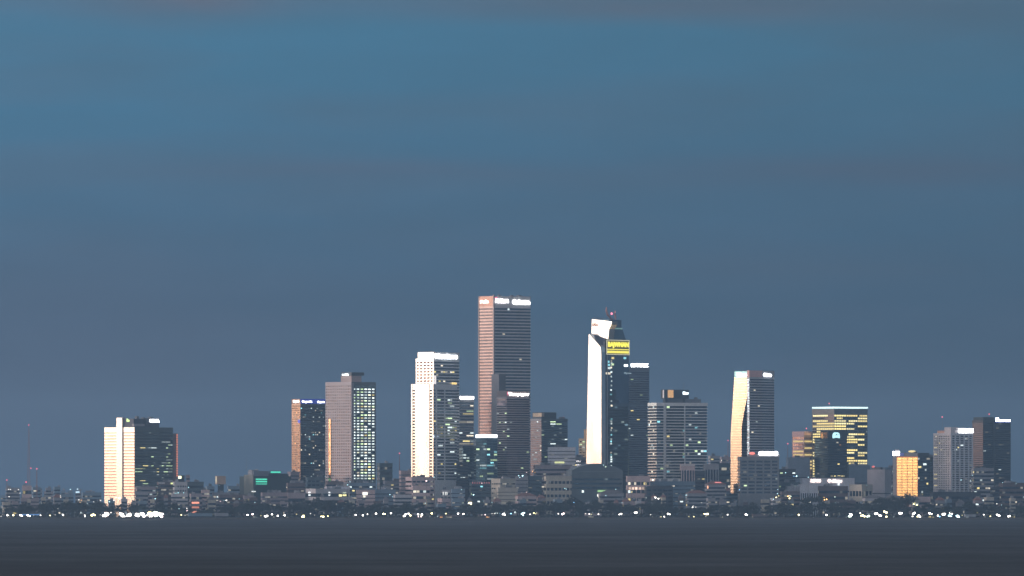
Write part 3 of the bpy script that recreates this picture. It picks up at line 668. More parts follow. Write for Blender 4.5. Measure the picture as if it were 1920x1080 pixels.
T = Tower('office_tower', 'broad tower with rows of yellow lit windows under a glowing white roof line', 'tower', 1564, 60, 38)
W, LL = T.R(1629), T.Lf(1524.5)
po = [(0, 0), (W * .34, -1.3), (W * .68, -1.3), (W, 0), (W, LL), (0, LL)]
wg = wall((.42, .38, .34), .5, .2, 'beige_band', .06)
st = T.stack(po, 766, 905, 26, .6, [wg, wall((.16, .21, .24), .5, .2, 'slate_band', .06)], [G_BROWN, G_TEAL], ge=[1, 1, 1, 1, 1, 0], we=[1, 1, 1, 1, 1, 0], par=5.2, inset=.35, mull={0: 3.2, 1: 3.2, 2: 3.2, 5: 3.2}, mw=.35)
T.part('light_crown', MB().prism([(p[0] + (.3 if p[0] > 5 else -.3), p[1] - .3) for p in po], T.z(765.5), T.z(762.5)), emit((.75, 1, 1), 1.7))
for i in range(1, 26):
    if i in (7, 13) and random.random() < .5: continue
    for e in (5, 0, 1, 2):
        lo = i < 18
        pr = .95 if e in (5, 0) else (.9 if i > 20 else .72)
        if e == 2: pr = .7
        if random.random() < pr:
            a0 = random.choice((.02, .02, .02, .2)); a1 = random.choice((.98, .98, .98, .7))
            T.win(st, e, a0, max(a1, a0 + .3), i, mt=emit(random.choice(((1, .80, .30), (1, .76, .26), (1, .85, .40))), random.choice((1.3, 1.6, 2.0)), 'lit_window'), proud=.12, hz=.95)
T.mast(1556, 757, 763, .2, red=True); T.mast(1587, 757, 763, .2); T.done()

T = Tower('office_tower', 'black glass tower with a pale blue lit emblem, in front of the yellow lit tower', 'tower', 1553, -20, 36)
W, LL = T.R(1590), T.Lf(1528); po = [(0, 0), (W, 0), (W, LL), (0, LL)]
bk = wall((.035, .05, .06), .35, .3)
st = T.stack(po, 820, 912, 20, .6, bk, glass((.07, .11, .12), cell=(3, 3, 99), lit=.04), par=1)
T.part('crown', MB().box(.1, W - .1, .1, T.Lf(1539), T.z(820) - .1, T.z(807)), bk)
T.plaque('crown_panel', 'L', 1540.5, 1551.5, 810.5, 821.5, glass((1.0, .55, .2), cell=(2, 2, 2.5), var=.6), base=.1)
mb = MB(); q = [(1561.5, 822), (1560.8, 817), (1562.5, 812), (1565, 810.6), (1571, 810.6), (1573.8, 812.5), (1575, 817), (1575, 821.5), (1568, 820.5)]
pp = [(T.R(a), T.z(b)) for a, b in q]; mb.loft([(a, -.5, b) for a, b in pp], [(a, .05, b) for a, b in pp])
T.part('sign_emblem', mb, emit((.55, .92, 1), 1.6)); mb = MB(); pp = [(T.R(a), T.z(b)) for a, b in ((1565, 816.6), (1568, 814.6), (1567.5, 812.6), (1569, 814.8), (1573, 814.9), (1568.5, 815.6))]
mb.loft([(a, -.75, b) for a, b in pp], [(a, -.52, b) for a, b in pp]); T.part('emblem_mark', mb, wall((.05, .18, .25)))
T.scatter(st, 0, .03, 3, (WHITE, WARM), rows=(6, 19))
for t in (.12, .2, .32, .5, .58, .7, .8): T.win(st, 0, t, t + .07, 4, YEL)
T.win(st, 0, .5, .6, 9, YEL); T.win(st, 0, .44, .54, 18, WARM); T.win(st, 0, .6, .68, 17, ORG); T.done()

# gold glass block
T = Tower('office_block', 'mid-rise block with a blazing gold glass face and a white lit sign on its roof', 'building', 1721, -165, 56)
W, LL = T.R(1746), T.Lf(1682); po = [(0, 0), (W, 0), (W, LL), (0, LL)]
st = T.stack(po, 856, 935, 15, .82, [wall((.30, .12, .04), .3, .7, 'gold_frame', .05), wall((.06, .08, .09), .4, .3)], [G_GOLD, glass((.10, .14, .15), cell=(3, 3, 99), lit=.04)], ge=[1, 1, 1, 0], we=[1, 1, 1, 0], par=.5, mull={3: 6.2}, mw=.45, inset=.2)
T.part('side_wing', MB().box(1.5, W - 1, LL + .05, T.Lf(1674), 0, T.z(853)), wall((.17, .18, .2), .5, .2))
T.part('crown', MB().box(.6, W - 1, .6, T.Lf(1678), T.z(856) + .02, T.z(849)), P_DARK)
T.plaque('sign', 'L', 1675, 1687.5, 846, 854, emit((.92, .97, 1), 9), base=.6); T.plaque('sign_board', 'L', 1687.6, 1695, 849.5, 854.5, emit((.05, .15, .8), .35), base=.6)
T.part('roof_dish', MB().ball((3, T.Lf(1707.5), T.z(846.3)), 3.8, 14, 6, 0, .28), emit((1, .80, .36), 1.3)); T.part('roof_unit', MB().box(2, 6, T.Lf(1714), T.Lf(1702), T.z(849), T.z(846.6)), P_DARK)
T.part('railing', MB().box(.6, 1.0, T.Lf(1686), T.Lf(1679), T.z(849), T.z(843)), P_GREY); T.scatter(st, 0, .08, 3, (WARM, YEL, WHITE), run=2); T.done()
T = Tower('office_block', 'dark block with few lit windows between the gold face and the white gridded tower', 'building', 1734, 40, 20)
W = T.R(1762); po = [(0, 0), (W, 0), (W, 20), (0, 20)]
st = T.stack(po, 857, 935, 18, .5, wall((.06, .075, .085), .6, .1), G_TEAL); T.scatter(st, 0, .05, 3, (WHITE, WHITE)); T.units(1738, 1758, 857, 2); T.done()

# residential tower
T = Tower('residential_tower', 'pale gridded residential tower with stepped roof and a large white sign on top', 'tower', 1783, 0, 26)
W, LL = T.R(1826), T.Lf(1753); po = [(0, 0), (W, 0), (W, LL), (0, LL)]
wr_ = wall((.74, .75, .80), .7, 0, 'pale_render', .06); wl2 = wall((.78, .72, .74), .7, 0, 'pale_render', .06)
st = T.stack(po, 812, 928, 27, .55, [wl2, wr_], [glass((.10, .11, .13), cell=(3, 3, 99), lit=.05), glass((.11, .14, .17), cell=(3, 3, 99), lit=.05)], ge=[1, 1, 1, 0], we=[1, 1, 1, 0], par=1.6, mull={0: 5.4, 3: 3.6}, mw=1.6)
T.part('stair_shaft', MB().box(T.R(1783.5), T.R(1797), .8, 14, T.z(812) + .02, T.z(801)), wl2)
T.part('roof_crown', MB().box(2, 10, T.Lf(1778), T.Lf(1757), T.z(812) + .02, T.z(807)).box(2.5, 9, T.Lf(1776), T.Lf(1769), T.z(807), T.z(804)), wall((.80, .46, .34), .6, .1, 'orange_render', .2))
T.sign('R', 1798.5, 1826, 803.3, 811.2, 'MEYDAN', (1, 1, .96), 12, off=.12, base=.4); T.part('sign_frame', MB().box(T.R(1797.5), T.R(1826), .8, 1.4, T.z(812) + .03, T.z(803)), wr_)
T.scatter(st, 0, .03, 3.2, (WHITE, CYAN, WHITE, YEL)); T.scatter(st, 3, .05, 3, (YEL, WARM), t=(0, .5))
for i in (0, 4, 7, 9, 18, 21): T.win(st, 3, .0 + .02, .22, i, mt=emit((1, .82, .35), 1.2, 'lit_window'))
T.mast(1770, 782, 806, .2, red=True); T.mast(1791, 797, 802, .15); T.mast(1808, 795, 803, .15); T.done()

T = Tower('office_tower', 'dark tower at the far right with a white roof sign in a blue halo', 'tower', 1843, 50, 24)
W, LL = T.R(1897), T.Lf(1825); po = [(0, 0), (W, 0), (W, LL), (0, LL)]
st = T.stack(po, 788, 940, 38, .5, [wall((.16, .13, .12), .6, .1), wall((.07, .09, .10), .5, .2)], [G_BROWN, glass((.08, .12, .14), cell=(3, 3, 99), lit=.05)], ge=[1, 1, 1, 0], we=[1, 1, 1, 0], par=2)
T.part('crown', MB().box(.5, T.R(1865), .5, LL - 2, T.z(788) - .1, T.z(782)), wall((.06, .08, .09), .5, .2))
T.part('pier', MB().box(T.R(1862.5), T.R(1866), -.4, .4, 0, T.z(787)), wall((.06, .08, .09), .5, .2))
T.sign('R', 1867.5, 1895.5, 785.5, 790.3, 'Ronesans', (.9, .95, 1), 12, off=.1); T.plaque('sign_emblem', 'R', 1867.5, 1873, 783, 789.5, emit((.85, .92, 1), 8), proud=.6)
T.plaque('sign_board', 'R', 1866, 1896, 790.8, 792.3, emit((.05, .12, .9), .4), .3)
T.scatter(st, 0, .04, 3.2, (WHITE, GREEN, WARM), rows=(8, 36)); T.mast(1856, 777, 782, .15, red=True); T.done()
# ------------------------------------------------------------------ low city between the towers and the trees
CW = {'pale': (.60, .59, .62), 'grey': (.33, .34, .38), 'blue': (.22, .31, .40), 'dark': (.07, .08, .095), 'brown': (.17, .13, .13), 'pink': (.66, .52, .52), 'cream': (.58, .54, .46), 'white': (.78, .78, .84), 'teal': (.09, .13, .15), 'mauve': (.38, .33, .36)}
GL = glass((.12, .15, .18), cell=(2.6, 2.6, 99), lit=.10, lits=.5)
GLD = glass((.08, .11, .13), cell=(2.6, 2.6, 99), lit=.03)
def low(label, px0, pxc, px1, top, y=-120, col='grey', th=28, n=None, frac=.45, mull=None, lit=.05, cols=(WARM, WHITE, YEL), name='low_building', cat='building', roof='flat', ru=1, dep=14, g=None, group=None, lrows=None, run=1):
    if pxc - px0 < 9: th = max(1.5, math.degrees(math.asin(min(.7, (pxc - px0) * kk(y) / dep))))
    T = Tower(name, label, cat, pxc, y, th, group)
    W = T.R(px1); LL = T.Lf(px0) if pxc - px0 >= 9 else dep
    H = T.z(top); n = n or max(1, int(H / 3.6)); po = [(0, 0), (W, 0), (W, LL), (0, LL)]
    wm = wall(CW[col] if isinstance(col, str) else col, .8, 0, 'render', .15, .12)
    st = T.stack(po, top, 0, n, frac, wm, g or GL, z0=0, par=min(.9, H * .1), mull=mull, mw=.9, inset=.25, band='window_band')
    if lit > 0:
        T.scatter(st, 0, lit, 2.8, cols, run=run, rows=lrows)
        if LL and px0 < pxc - 3: T.scatter(st, 3, lit, 2.8, cols, run=run, rows=lrows)
    if roof == 'flat':
        T.part('parapet', MB().box(-.15, W + .15, -.15, LL + .15, H + .01, H + .35), wm)
        for i in range(ru):
            x = W * random.uniform(.1, .7); d = random.uniform(2.5, min(6, max(3, W * .3))); h = random.uniform(1.4, 2.8)
            T.part('roof_unit', MB().box(x, x + d, LL * .3, LL * .3 + d, H + .36, H + h).box(x + .3, x + .9, LL * .3 + .4, LL * .3 + 1, H + h, H + h + .8), wall(random.choice(((.3, .31, .34), (.16, .17, .19), (.42, .42, .45))), .8))
    elif roof == 'hip':
        rm = wall((.24, .12, .10) if random.random() < .5 else (.16, .15, .16), .85, 0, 'roof_tile'); o = .5; h = min(3.2, LL * .22)
        mb = MB().loft([(-o, -o, H + .02), (W + o, -o, H + .02), (W + o, LL + o, H + .02), (-o, LL + o, H + .02)], [(W * .3, LL * .45, H + h), (W * .7, LL * .45, H + h), (W * .7, LL * .55, H + h), (W * .3, LL * .55, H + h)])
        r = T.part('roof', mb, rm); T.part('chimney', MB().box(W * .25, W * .25 + .9, LL * .4, LL * .4 + .9, H + h * .5, H + h + 1), wm, r)
    return T, st, W, LL, H

# far left, round the radio mast
T, st, W, LL, H = low('pale red and white striped block under the radio mast', 40, 42, 59, 911, 300, 'pink', n=4, frac=.5, lit=.12); T.done()
T, st, W, LL, H = low('hazy grey-green slab with two small lights, left of the radio mast', 9, 12, 37, 915, 340, 'grey', lit=.08); T.done()
T, *_ = low('long low pale roofed hall in front of the radio mast', 37, 39, 73, 934, -60, 'mauve', lit=0, ru=0, frac=.3); T.done()
T, *_ = low('low hazy block just right of the radio mast', 58, 62, 76, 914, 900, 'blue', lit=.04); T.done()
T, *_ = low('hazy far block with a roof frame, second right of the radio mast', 84, 86, 96, 915, 1100, 'grey', lit=.05); T.done()
T, *_ = low('hazy far block with twin roof posts midway between mast and cream tower', 99, 102, 113, 913, 1200, 'blue', lit=.05); T.done()
T, *_ = low('far block with a blue-white floodlit front left of the cream banded tower', 140, 141, 151, 921, 700, 'grey', lit=.0); T.plaque('lit_panel', 'R', 142, 149, 921.5, 924, emit((.6, .85, 1), 1.6)); T.plaque('lit_window', 'R', 144, 146.5, 916, 918, emit((.7, .9, 1), 1.4), proud=.6); T.done()
T, *_ = low('far low hazy block directly left of the cream banded tower', 152, 155, 190, 924, 800, 'blue', lit=.06); T.done()
T, *_ = low('far low hazy block with a lit corner right of the white striped block', 108, 110, 138, 927, 500, 'blue', lit=.06); T.done()
# under and right of the cream tower
T, *_ = low('grey stepped block at the right foot of the cream banded tower', 252, 256, 292, 913, -60, 'mauve', lit=.05, ru=2); T.done()
T, *_ = low('low grey block among trees below the cream banded tower', 252, 254, 278, 922, -120, 'grey', lit=.03); T.done()
T, *_ = low('dark block with a white lit top storey right of the cream banded tower', 293, 297, 330, 904, -50, 'brown', lit=.04, ru=2)
T.plaque('lit_panel', 'R', 320, 327, 905, 908, emit((.9, 1, .4), 1.4)); T.plaque('light_strip', 'R', 297, 309, 904.5, 907, wall((.7, .7, .72))); T.done()
T, st, *_ = low('white gridded office block with a row of cyan lit windows', 323, 327, 351, 904, -100, 'pale', n=8, frac=.4, mull={0: 2.6}, lit=.0)
T.plaque('light_strip', 'R', 327, 331, 924.5, 926.5, emit((.5, .95, 1), 1.0)); T.plaque('light_strip', 'R', 333, 344.5, 923, 925, emit((.5, .95, 1), 1.3)); T.done()
T, *_ = low('pale podium with faint windows below the white gridded office block', 320, 322, 352, 926, -150, 'pale', lit=.06); T.done()
T, *_ = low('dark teal block banded in grey right of the white gridded office block', 350, 352, 382, 904, -60, 'teal', lit=.04, n=7, ru=2); T.done()
T, *_ = low('small roof pavilion with a bright yellow-green lamp panel', 333, 334, 346, 892, 60, 'dark', lit=0, ru=0); T.plaque('lit_panel', 'R', 334.5, 340, 892.5, 897.5, emit((1, 1, .6), 3)); T.done()
T, *_ = low('small hazy block with a pale top beside the yellow-green lamp panel', 347, 349, 356, 891, 60, 'pink', lit=0, ru=0); T.done()
T, st, *_ = low('small block glowing red-orange inside on two floors', 354, 358, 379, 926, -180, 'mauve', n=5, frac=.5, lit=.0)
for i, s_ in ((3, 1.6), (2, .7), (1, 1.1)): T.win(st, 0, .05, .75, i, mt=emit((1, .35, .22), s_, 'lit_window'))
T.done()
T, *_ = low('small cream house with stepped roof behind the red-orange lit block', 376, 378, 393, 919, -110, 'pink', lit=.02); T.done()
T, *_ = low('hazy pale block behind the cream house with stepped roof', 384, 388, 402, 912, 200, 'blue', lit=.06); T.done()
T, *_ = low('long low grey block with a thin pale roof edge under the cream billboard', 397, 400, 440, 924, -100, 'grey', lit=.03, ru=2); T.done()
T, *_ = low('hazy blue-grey block between the cream billboard and the dark mall', 425, 428, 456, 912, 250, 'blue', lit=.05); T.done()
T, *_ = low('wide brown low block with pink lamps in front of the hazy blocks', 408, 411, 462, 928, -150, 'brown', lit=.04, ru=2); T.done()
# cream billboard cube
T = Tower('billboard', 'cream billboard cube on a dark support, alone between the cream tower and the mall', 'billboard', 407, -40, 30)
T.part('billboard_face', MB().box(0, T.R(423), 0, T.Lf(403.5), T.z(908), T.z(892.5)), wall((.75, .55, .42), .7, 0, 'cream_board', .2))
T.part('support', MB().box(2, T.R(421), 2, T.Lf(404) - 1, 0, T.z(908) - .05), P_DARK); T.part('lit_panel', MB().box(-.3, -.05, T.Lf(406.3), T.Lf(404.5), T.z(905), T.z(894)), emit((1, .9, .6), .7)); T.done()
# mall with green screens
T = Tower('shopping_mall', 'dark mall with three green light strips and a grey concrete end wall', 'mall', 476, -40, 30)
W = T.R(545); T.part('wall', MB().box(0, W, 0, T.Lf(476) + 30, 0, T.z(893)).box(W * .45, W - 2, 2, 20, T.z(893) + .02, T.z(888)), wall((.045, .075, .085), .6, .1, 'dark_cladding', .1))
T.part('end_wall', MB().box(-.9, T.R(476) - .05, -.1, T.Lf(458), 0, T.z(890)), wall((.22, .24, .22), .8, 0, 'concrete'))
T.part('roof_unit', MB().box(T.R(478), T.R(506), 3, 15, T.z(893) + .03, T.z(883)), wall((.24, .27, .33)))
T.part('roof_unit', MB().box(.5, 6, 5, 12, T.z(890), T.z(881)).box(7, 8, 5, 12, T.z(890), T.z(880)), wall((.3, .32, .36)))
for a, b, c in ((897.3, 900, 1.0), (901.6, 904.4, 1.0), (906.2, 908.6, .6)): T.plaque('light_strip', 'R', 479.5, 500, a, b, emit((.10, .95, .62), c))
T.plaque('light_strip', 'R', 507, 525, 883.7, 886.8, emit((.10, .95, .65), 1.0)); T.part('screen_frame', MB().box(T.R(506), T.R(526), .2, 1.5, T.z(889), T.z(882.8)), P_DARK)
T.mast(460, 856, 881, .2); T.plaque('light_strip', 'R', 471, 478, 920.5, 922.5, emit((1, 1, .95), 1.5), base=-1)
T.plaque('light_strip', 'R', 472, 476, 920.4, 922, emit((.9, 1, 1), .8), base=-2, proud=.2); T.done()
T, *_ = low('grey block with dark roof plant behind the mall under the bronze tower', 538, 545, 562, 885, 10, 'mauve', lit=.02, frac=.3); T.done()
T, *_ = low('dark brown block at the foot of the bronze tower', 536, 540, 572, 906, -80, 'brown', lit=.02, frac=.3, ru=3); T.done()
T, *_ = low('dark teal ribbed hall between the bronze tower and the lattice tower', 572, 576, 608, 895, -70, 'teal', lit=.01, mull={0: 4}); T.done()
T, *_ = low('low pale block with two bands in front of the dark brown block', 538, 540, 572, 925, -140, 'mauve', n=3, lit=0, ru=2); T.done()
T, *_ = low('pale wavy-roofed shed in front of the mall', 488, 492, 540, 924, -130, 'mauve', lit=.02, ru=4, frac=.3); T.done()
T, *_ = low('small pale shed with a dark doorway left of the wavy-roofed shed', 455, 458, 476, 930, -170, 'mauve', lit=.05); T.done()
T, st, *_ = low('long white banded car park with bright stair lights', 572, 592, 655, 917, -150, 'pale', th=30, n=4, frac=.5, lit=0, ru=3, g=GLD)
for px, pw in ((580, 3), (617, 3)):
    for zz in (923.5, 928.3): (T.plaque('lit_window', 'L', px - pw / 2, px + pw / 2, zz - 1.2, zz + 1.2, emit((.95, 1, 1), 2.0), .5) if px < 592 else T.plaque('lit_window', 'R', px - pw / 2, px + pw / 2, zz - 1.2, zz + 1.2, emit((.95, 1, 1), 1.4), .5))
T.plaque('lit_window', 'R', 635, 640, 927, 931, emit((1, .88, .4), 2.0), .5); T.plaque('lit_window', 'R', 642, 648.5, 927, 930, emit((1, .88, .4), 1.8), .5); T.plaque('lit_window', 'R', 642, 648, 923.2, 925, emit((.9, 1, .7), .8), .5); T.done()
T, *_ = low('pale low roof with stepped edge behind the white banded car park', 608, 612, 656, 913, -125, 'white', lit=0, ru=3, frac=.3); T.done()
T, *_ = low('brown block with a dark opening at the foot of the lattice tower', 610, 614, 644, 903, -100, 'brown', lit=.02); T.done()
T, *_ = low('blue-grey low block with small lamps right of the lattice tower foot', 650, 654, 704, 906, -100, 'blue', lit=.05, ru=3); T.done()
T, *_ = low('pale pink hall with a large bright entrance sign', 667, 669, 703, 919, -140, 'pink', lit=0, ru=2, frac=.2)
T.plaque('lit_panel', 'R', 680, 689, 923, 928, emit((1, .98, .85), 2.4)); T.plaque('lit_panel', 'R', 681, 685, 929, 932.5, emit((1, .98, .8), 1.6)); T.done()
T, *_ = low('blue-grey hall right of the pale pink hall with the bright sign', 703, 705, 742, 918, -120, 'blue', lit=.03, frac=.2, ru=2); T.done()
T, *_ = low('hazy dark block standing alone right of the lattice tower', 706, 712, 736, 869, 260, 'teal', lit=.02, frac=.5, n=10); T.done()
T, *_ = low('low grey terraces between the lattice tower and the white stepped tower', 718, 722, 765, 902, 40, 'grey', lit=.05, ru=4); T.done()
T, *_ = low('pink low block at the left foot of the white stepped tower', 748, 752, 775, 883, 20, 'pink', lit=0, frac=.3); T.done()
T, *_ = low('pale pink gridded block under the white stepped tower', 760, 772, 815, 895, -118, 'pink', n=9, frac=.4, mull={0: 5}, lit=.05, ru=2); T.done()
T, *_ = low('lower pink gridded wing with white lit windows', 771, 774, 806, 911, -135, 'pink', n=5, frac=.45, lit=.18, cols=(WHITE, WARM)); T.done()
T, *_ = low('pale house with blue-grey flat roof left of the lower pink gridded wing', 737, 741, 772, 928, -170, 'pale', lit=.03, ru=2); T.done()
T, *_ = low('blue-grey banded block right of the pink gridded block', 806, 808, 836, 897, -60, 'blue', lit=.05, n=6); T.done()
T, *_ = low('small pale block with tall bright windows below the dark brown block', 826, 829, 844, 919, -130, 'pale', lit=0)
for px in (831, 835, 838): T.plaque('lit_window', 'R', px - .8, px + .9, 922.5, 928, emit((.95, .95, .9), 1.2))
T.done()
T, *_ = low('pale pink shed with an arched dark door, right of the small bright-windowed block', 820, 829, 846, 935, -180, 'pink', lit=0, ru=1, frac=.25); T.done()
T, *_ = low('blue-grey flat shed beside the pale pink shed', 845, 847, 872, 917, -150, 'blue', lit=.02, frac=.2, ru=2); T.done()
T, *_ = low('low blue-grey shed in the trees behind two shore lamps', 846, 848, 870, 935, -190, 'blue', lit=.0, frac=.2); T.done()
T, *_ = low('teal low block with red lamps on its roof edge', 880, 884, 922, 905, -90, 'teal', lit=.08, cols=(WHITE, GREEN, CYAN), ru=2)
for i in range(8): T.part('roof_lamp', MB().ball((T.R(886 + i * 4.4), -.5, T.z(905.5)), .5, 6, 4), emit((1, .3, .35), .9))
T.done()
T, *_ = low('cream concrete block with tall narrow windows below the light bar tower', 921, 938, 966, 898, -120, 'cream', th=35, n=8, frac=.3, lit=0, mull={3: 4.0}, ru=2); T.done()
T, *_ = low('lower cream concrete wing with a stepped end', 930, 934, 971, 915, -150, 'cream', lit=0, frac=.15, ru=1); T.done()
T, *_ = low('grey-teal block right of the cream concrete block', 966, 968, 990, 893, -70, 'grey', lit=.02, frac=.2); T.done()
T, *_ = low('dark flat-sided block between the grey-teal block and the striped hall', 989, 991, 1016, 893, -60, 'teal', lit=.01, frac=.2); T.done()
T, *_ = low('low tiled roof spread with pale eaves in front of the cream concrete block', 966, 971, 1006, 930, -180, 'pink', lit=.02, roof='hip'); T.done()
T, *_ = low('white block with yellow lit windows under the tower right of the tallest', 1027, 1029, 1079, 839, -20, 'white', lit=.0, frac=.22, ru=3, n=20)
T.plaque('lit_window', 'R', 1040, 1058, 865.5, 868.5, emit((.95, 1, .45), 1.0)); T.done()
T, *_ = low('grey stepped block between the white block and the leaning cream slab', 1066, 1068, 1100, 858, 0, 'grey', lit=.06, ru=3); T.done()
T, *_ = low('brown-grey banded podium below the tower right of the tallest', 1000, 1004, 1070, 873, -40, 'mauve', lit=.03, n=12, frac=.4, ru=3); T.done()
# arched hall
T = Tower('arched_hall', 'broad dark hall with a shallow arched roof at the foot of the leaning cream slab', 'building', 1072, -115, 12)
W = T.R(1168); mb = MB(); arc = []
for i in range(13):
    t = i / 12; arc.append((W * t, T.z(893) + (T.z(869) - T.z(893)) * math.sin(math.pi * min(1, .12 + t * .76)) ** .8))
f0 = [(0, 0, 0), (W, 0, 0)] + [(a, 0, b) for a, b in reversed(arc)]; f1 = [(a, 26, c) for a, b, c in f0]
T.part('wall', mb.loft(f0, f1), wall((.14, .17, .19), .6, .1, 'grey_cladding'))
for i, p_ in enumerate((897, 905, 913)): T.plaque('window_band', 'R', 1074, 1166, p_, p_ + 3.4, G_TEAL, .3)
T.plaque('roof_rib', 'R', 1085, 1150, 883.5, 885, wall((.2, .24, .27)), .4); T.plaque('shop_sign', 'R', 1120.5, 1139, 919, 922.5, emit((.55, 1, .40), .8), .5)
T.plaque('lit_window', 'R', 1120, 1125.5, 926.5, 931, emit((1, .97, .85), 2), .6); T.plaque('lit_window', 'R', 1091, 1094.5, 919.5, 923.5, emit((.9, 1, .95), 2), .6); T.done()
T, *_ = low('pale fascia hall with a striped pink front left of the arched hall', 1020, 1024, 1076, 893, -118, 'cream', n=6, frac=.42, lit=.03, mull={0: 4}, ru=1); T.done()
T, *_ = low('grey pavilion in front of the arched hall', 1104, 1106, 1120, 901, -110, 'grey', lit=.03); T.done()
T, *_ = low('low grey market roof with lamps right of the green shop sign', 1122, 1126, 1170, 925, -150, 'grey', lit=.05, roof='hip'); T.done()
T, *_ = low('pink block with warm lit shops, between arched hall and white banded slab', 1174, 1176, 1219, 893, -120, 'pink', n=5, frac=.42, mull={0: 4.2}, lit=.10)
for px, s_ in ((1181, .9), (1187, 1.4), (1193, 2.0), (1200, 1.1), (1206, .6)): T.plaque('lit_window', 'R', px - 2, px + 2, 913.5, 918, emit((1, .72, .55), s_), .45)
T.done()
# at the foot of the white banded slab
T, *_ = low('flat blue-grey podium with a white canopy edge under the white banded slab', 1218, 1222, 1304, 903, -80, 'blue', lit=.02, frac=.2, ru=4)
T.plaque('light_strip', 'R', 1233, 1245, 891, 893, wall((.85, .8, .78)), .5, base=3); T.done()
T, *_ = low('dark box-like block with fins in front of the blue-grey podium', 1208, 1212, 1262, 912, -130, 'dark', lit=.01, mull={0: 5}, ru=1); T.done()
T, *_ = low('brown ribbed box with a white cornice, left of the two ribbed boxes', 1275, 1277, 1303, 870.5, -60, 'pink', n=1, frac=.9, mull={0: 2.6}, lit=0, ru=0)
T.plaque('cornice', 'R', 1276, 1303, 870.5, 873.5, wall((.75, .7, .7)), .5); T.done()
T, *_ = low('grey ribbed box, right of the two ribbed boxes by the white banded slab', 1319, 1321, 1348, 871, -60, 'grey', n=1, frac=.92, mull={0: 2.6}, lit=0, ru=0); T.done()
T, *_ = low('dark block between the two ribbed boxes', 1300, 1303, 1322, 884, -62, 'dark', lit=.02); T.done()
T, *_ = low('grey-blue hazy block under the far hill houses', 1346, 1348, 1376, 869, 60, 'teal', lit=.08, n=9); T.done()
T, *_ = low('hazy far block with antenna cluster left of the twisted tower', 1328, 1332, 1350, 855, 900, 'grey', lit=.06, ru=2); T.done()
T, *_ = low('second hazy far block nearer the twisted tower', 1349, 1353, 1372, 857, 950, 'mauve', lit=.06, ru=2); T.done()
T, *_ = low('low canopied market with a red lit ridge in front of the grey ribbed box', 1322, 1325, 1362, 908, -140, 'grey', lit=.03, roof='hip')
T.plaque('light_strip', 'R', 1341, 1353, 903.8, 906.4, emit((1, .30, .28), 1.4), base=3); T.plaque('light_strip', 'R', 1332, 1341, 905.5, 907.5, emit((.85, .9, 1), .9), base=3); T.plaque('lit_panel', 'R', 1326, 1327.8, 911, 916, emit((1, .45, .25), 2.4), .8); T.done()
T, *_ = low('low blue-grey roofs at the foot of the twisted tower', 1346, 1350, 1392, 921, -110, 'blue', lit=.03, roof='hip'); T.done()
T, *_ = low('small pale pyramid-roofed house left of the low blue-grey roofs', 1286, 1290, 1326, 925, -170, 'grey', lit=.03, roof='hip'); T.done()
T, *_ = low('dark banded block right of the white sign block', 1452, 1456, 1492, 880, -50, 'dark', lit=.10, cols=(CYAN, WHITE, GREEN), ru=2); T.done()
T, *_ = low('dark low block with blue-white lamps right of the gridded sign block', 1438, 1441, 1500, 905, -110, 'teal', lit=.10, cols=(WHITE, GREEN, CYAN), ru=2); T.done()
T, *_ = low('pale blue windowless box in front of the pink topped tower', 1475, 1478, 1519, 858, 0, (.26, .33, .42), lit=0, frac=.05, ru=1, n=3); T.done()
T, *_ = low('pale blue windowless box at the right foot of the black glass tower', 1588, 1592, 1632, 873, -10, (.17, .24, .32), lit=.0, frac=.05, n=3, ru=2); T.done()
T, *_ = low('long white store with two glowing pinkish roof signs', 1500, 1504, 1603, 897, -100, 'white', lit=.0, frac=.1, n=3, ru=2, th=12)
T.sign('R', 1520, 1539, 898.6, 904.5, 'MEPOH', (1, .80, .72), 3.2, off=.08); T.sign('R', 1552, 1579, 898.3, 904.6, 'Caddemc', (1, .80, .72), 3.2, off=.08); T.plaque('lit_window', 'R', 1571.5, 1574, 905.5, 909.5, emit((.9, 1, 1), 2.2), .7); T.done()
T, *_ = low('white colonnaded hall with a row of dark openings below the white store', 1497, 1500, 1534, 908, -130, 'white', lit=0, n=2, frac=.5, mull={0: 2.2}, ru=0, g=GLD); T.done()
T, *_ = low('pale arcade wing left of the white colonnaded hall', 1474, 1476, 1498, 912, -125, 'pale', lit=0, n=2, frac=.45, mull={0: 3}, g=GLD); T.done()
T, *_ = low('brownish block with warm street lights at its foot, left of the colonnaded hall', 1463, 1466, 1500, 922, -160, 'brown', lit=.10, cols=(ORG, WARM)); T.done()
T, *_ = low('brown brick block below the right-hand glowing store sign', 1533, 1535, 1590, 912, -130, 'brown', lit=.05, cols=(WARM, ORG, GREEN), n=5, ru=3); T.done()
T, *_ = low('cream corner house with two rows of tall windows', 1593, 1616, 1637, 909, -140, 'cream', th=45, n=3, frac=.5, mull={3: 4.6, 0: 4.6}, lit=0, ru=0, g=GLD); T.done()
T, *_ = low('plain pale cube building standing tall above dark trees', 1627, 1659, 1673, 881, -60, (.40, .40, .44), th=55, lit=0, frac=.04, n=2, ru=0)
T.part('roof_lamp', MB().ball((-1, T.Lf(1639), T.z(875)), 1.6, 10, 5, 0, .6), emit((1, .2, .18), 1.0)); T.part('roof_unit', MB().box(1, 5, T.Lf(1650), T.Lf(1633), H * 0 + T.z(881) + .4, T.z(876)), P_DARK); T.done()
T, *_ = low('hazy block with roof lamps between the pale cube and the gold face block', 1656, 1660, 1680, 877, 120, 'blue', lit=.10, cols=(WHITE,), ru=2); T.done()
T, *_ = low('row of pale terraced houses in front of dark trees, left part', 1618, 1622, 1656, 934, -190, 'pale', lit=.03, roof='hip'); T.done()
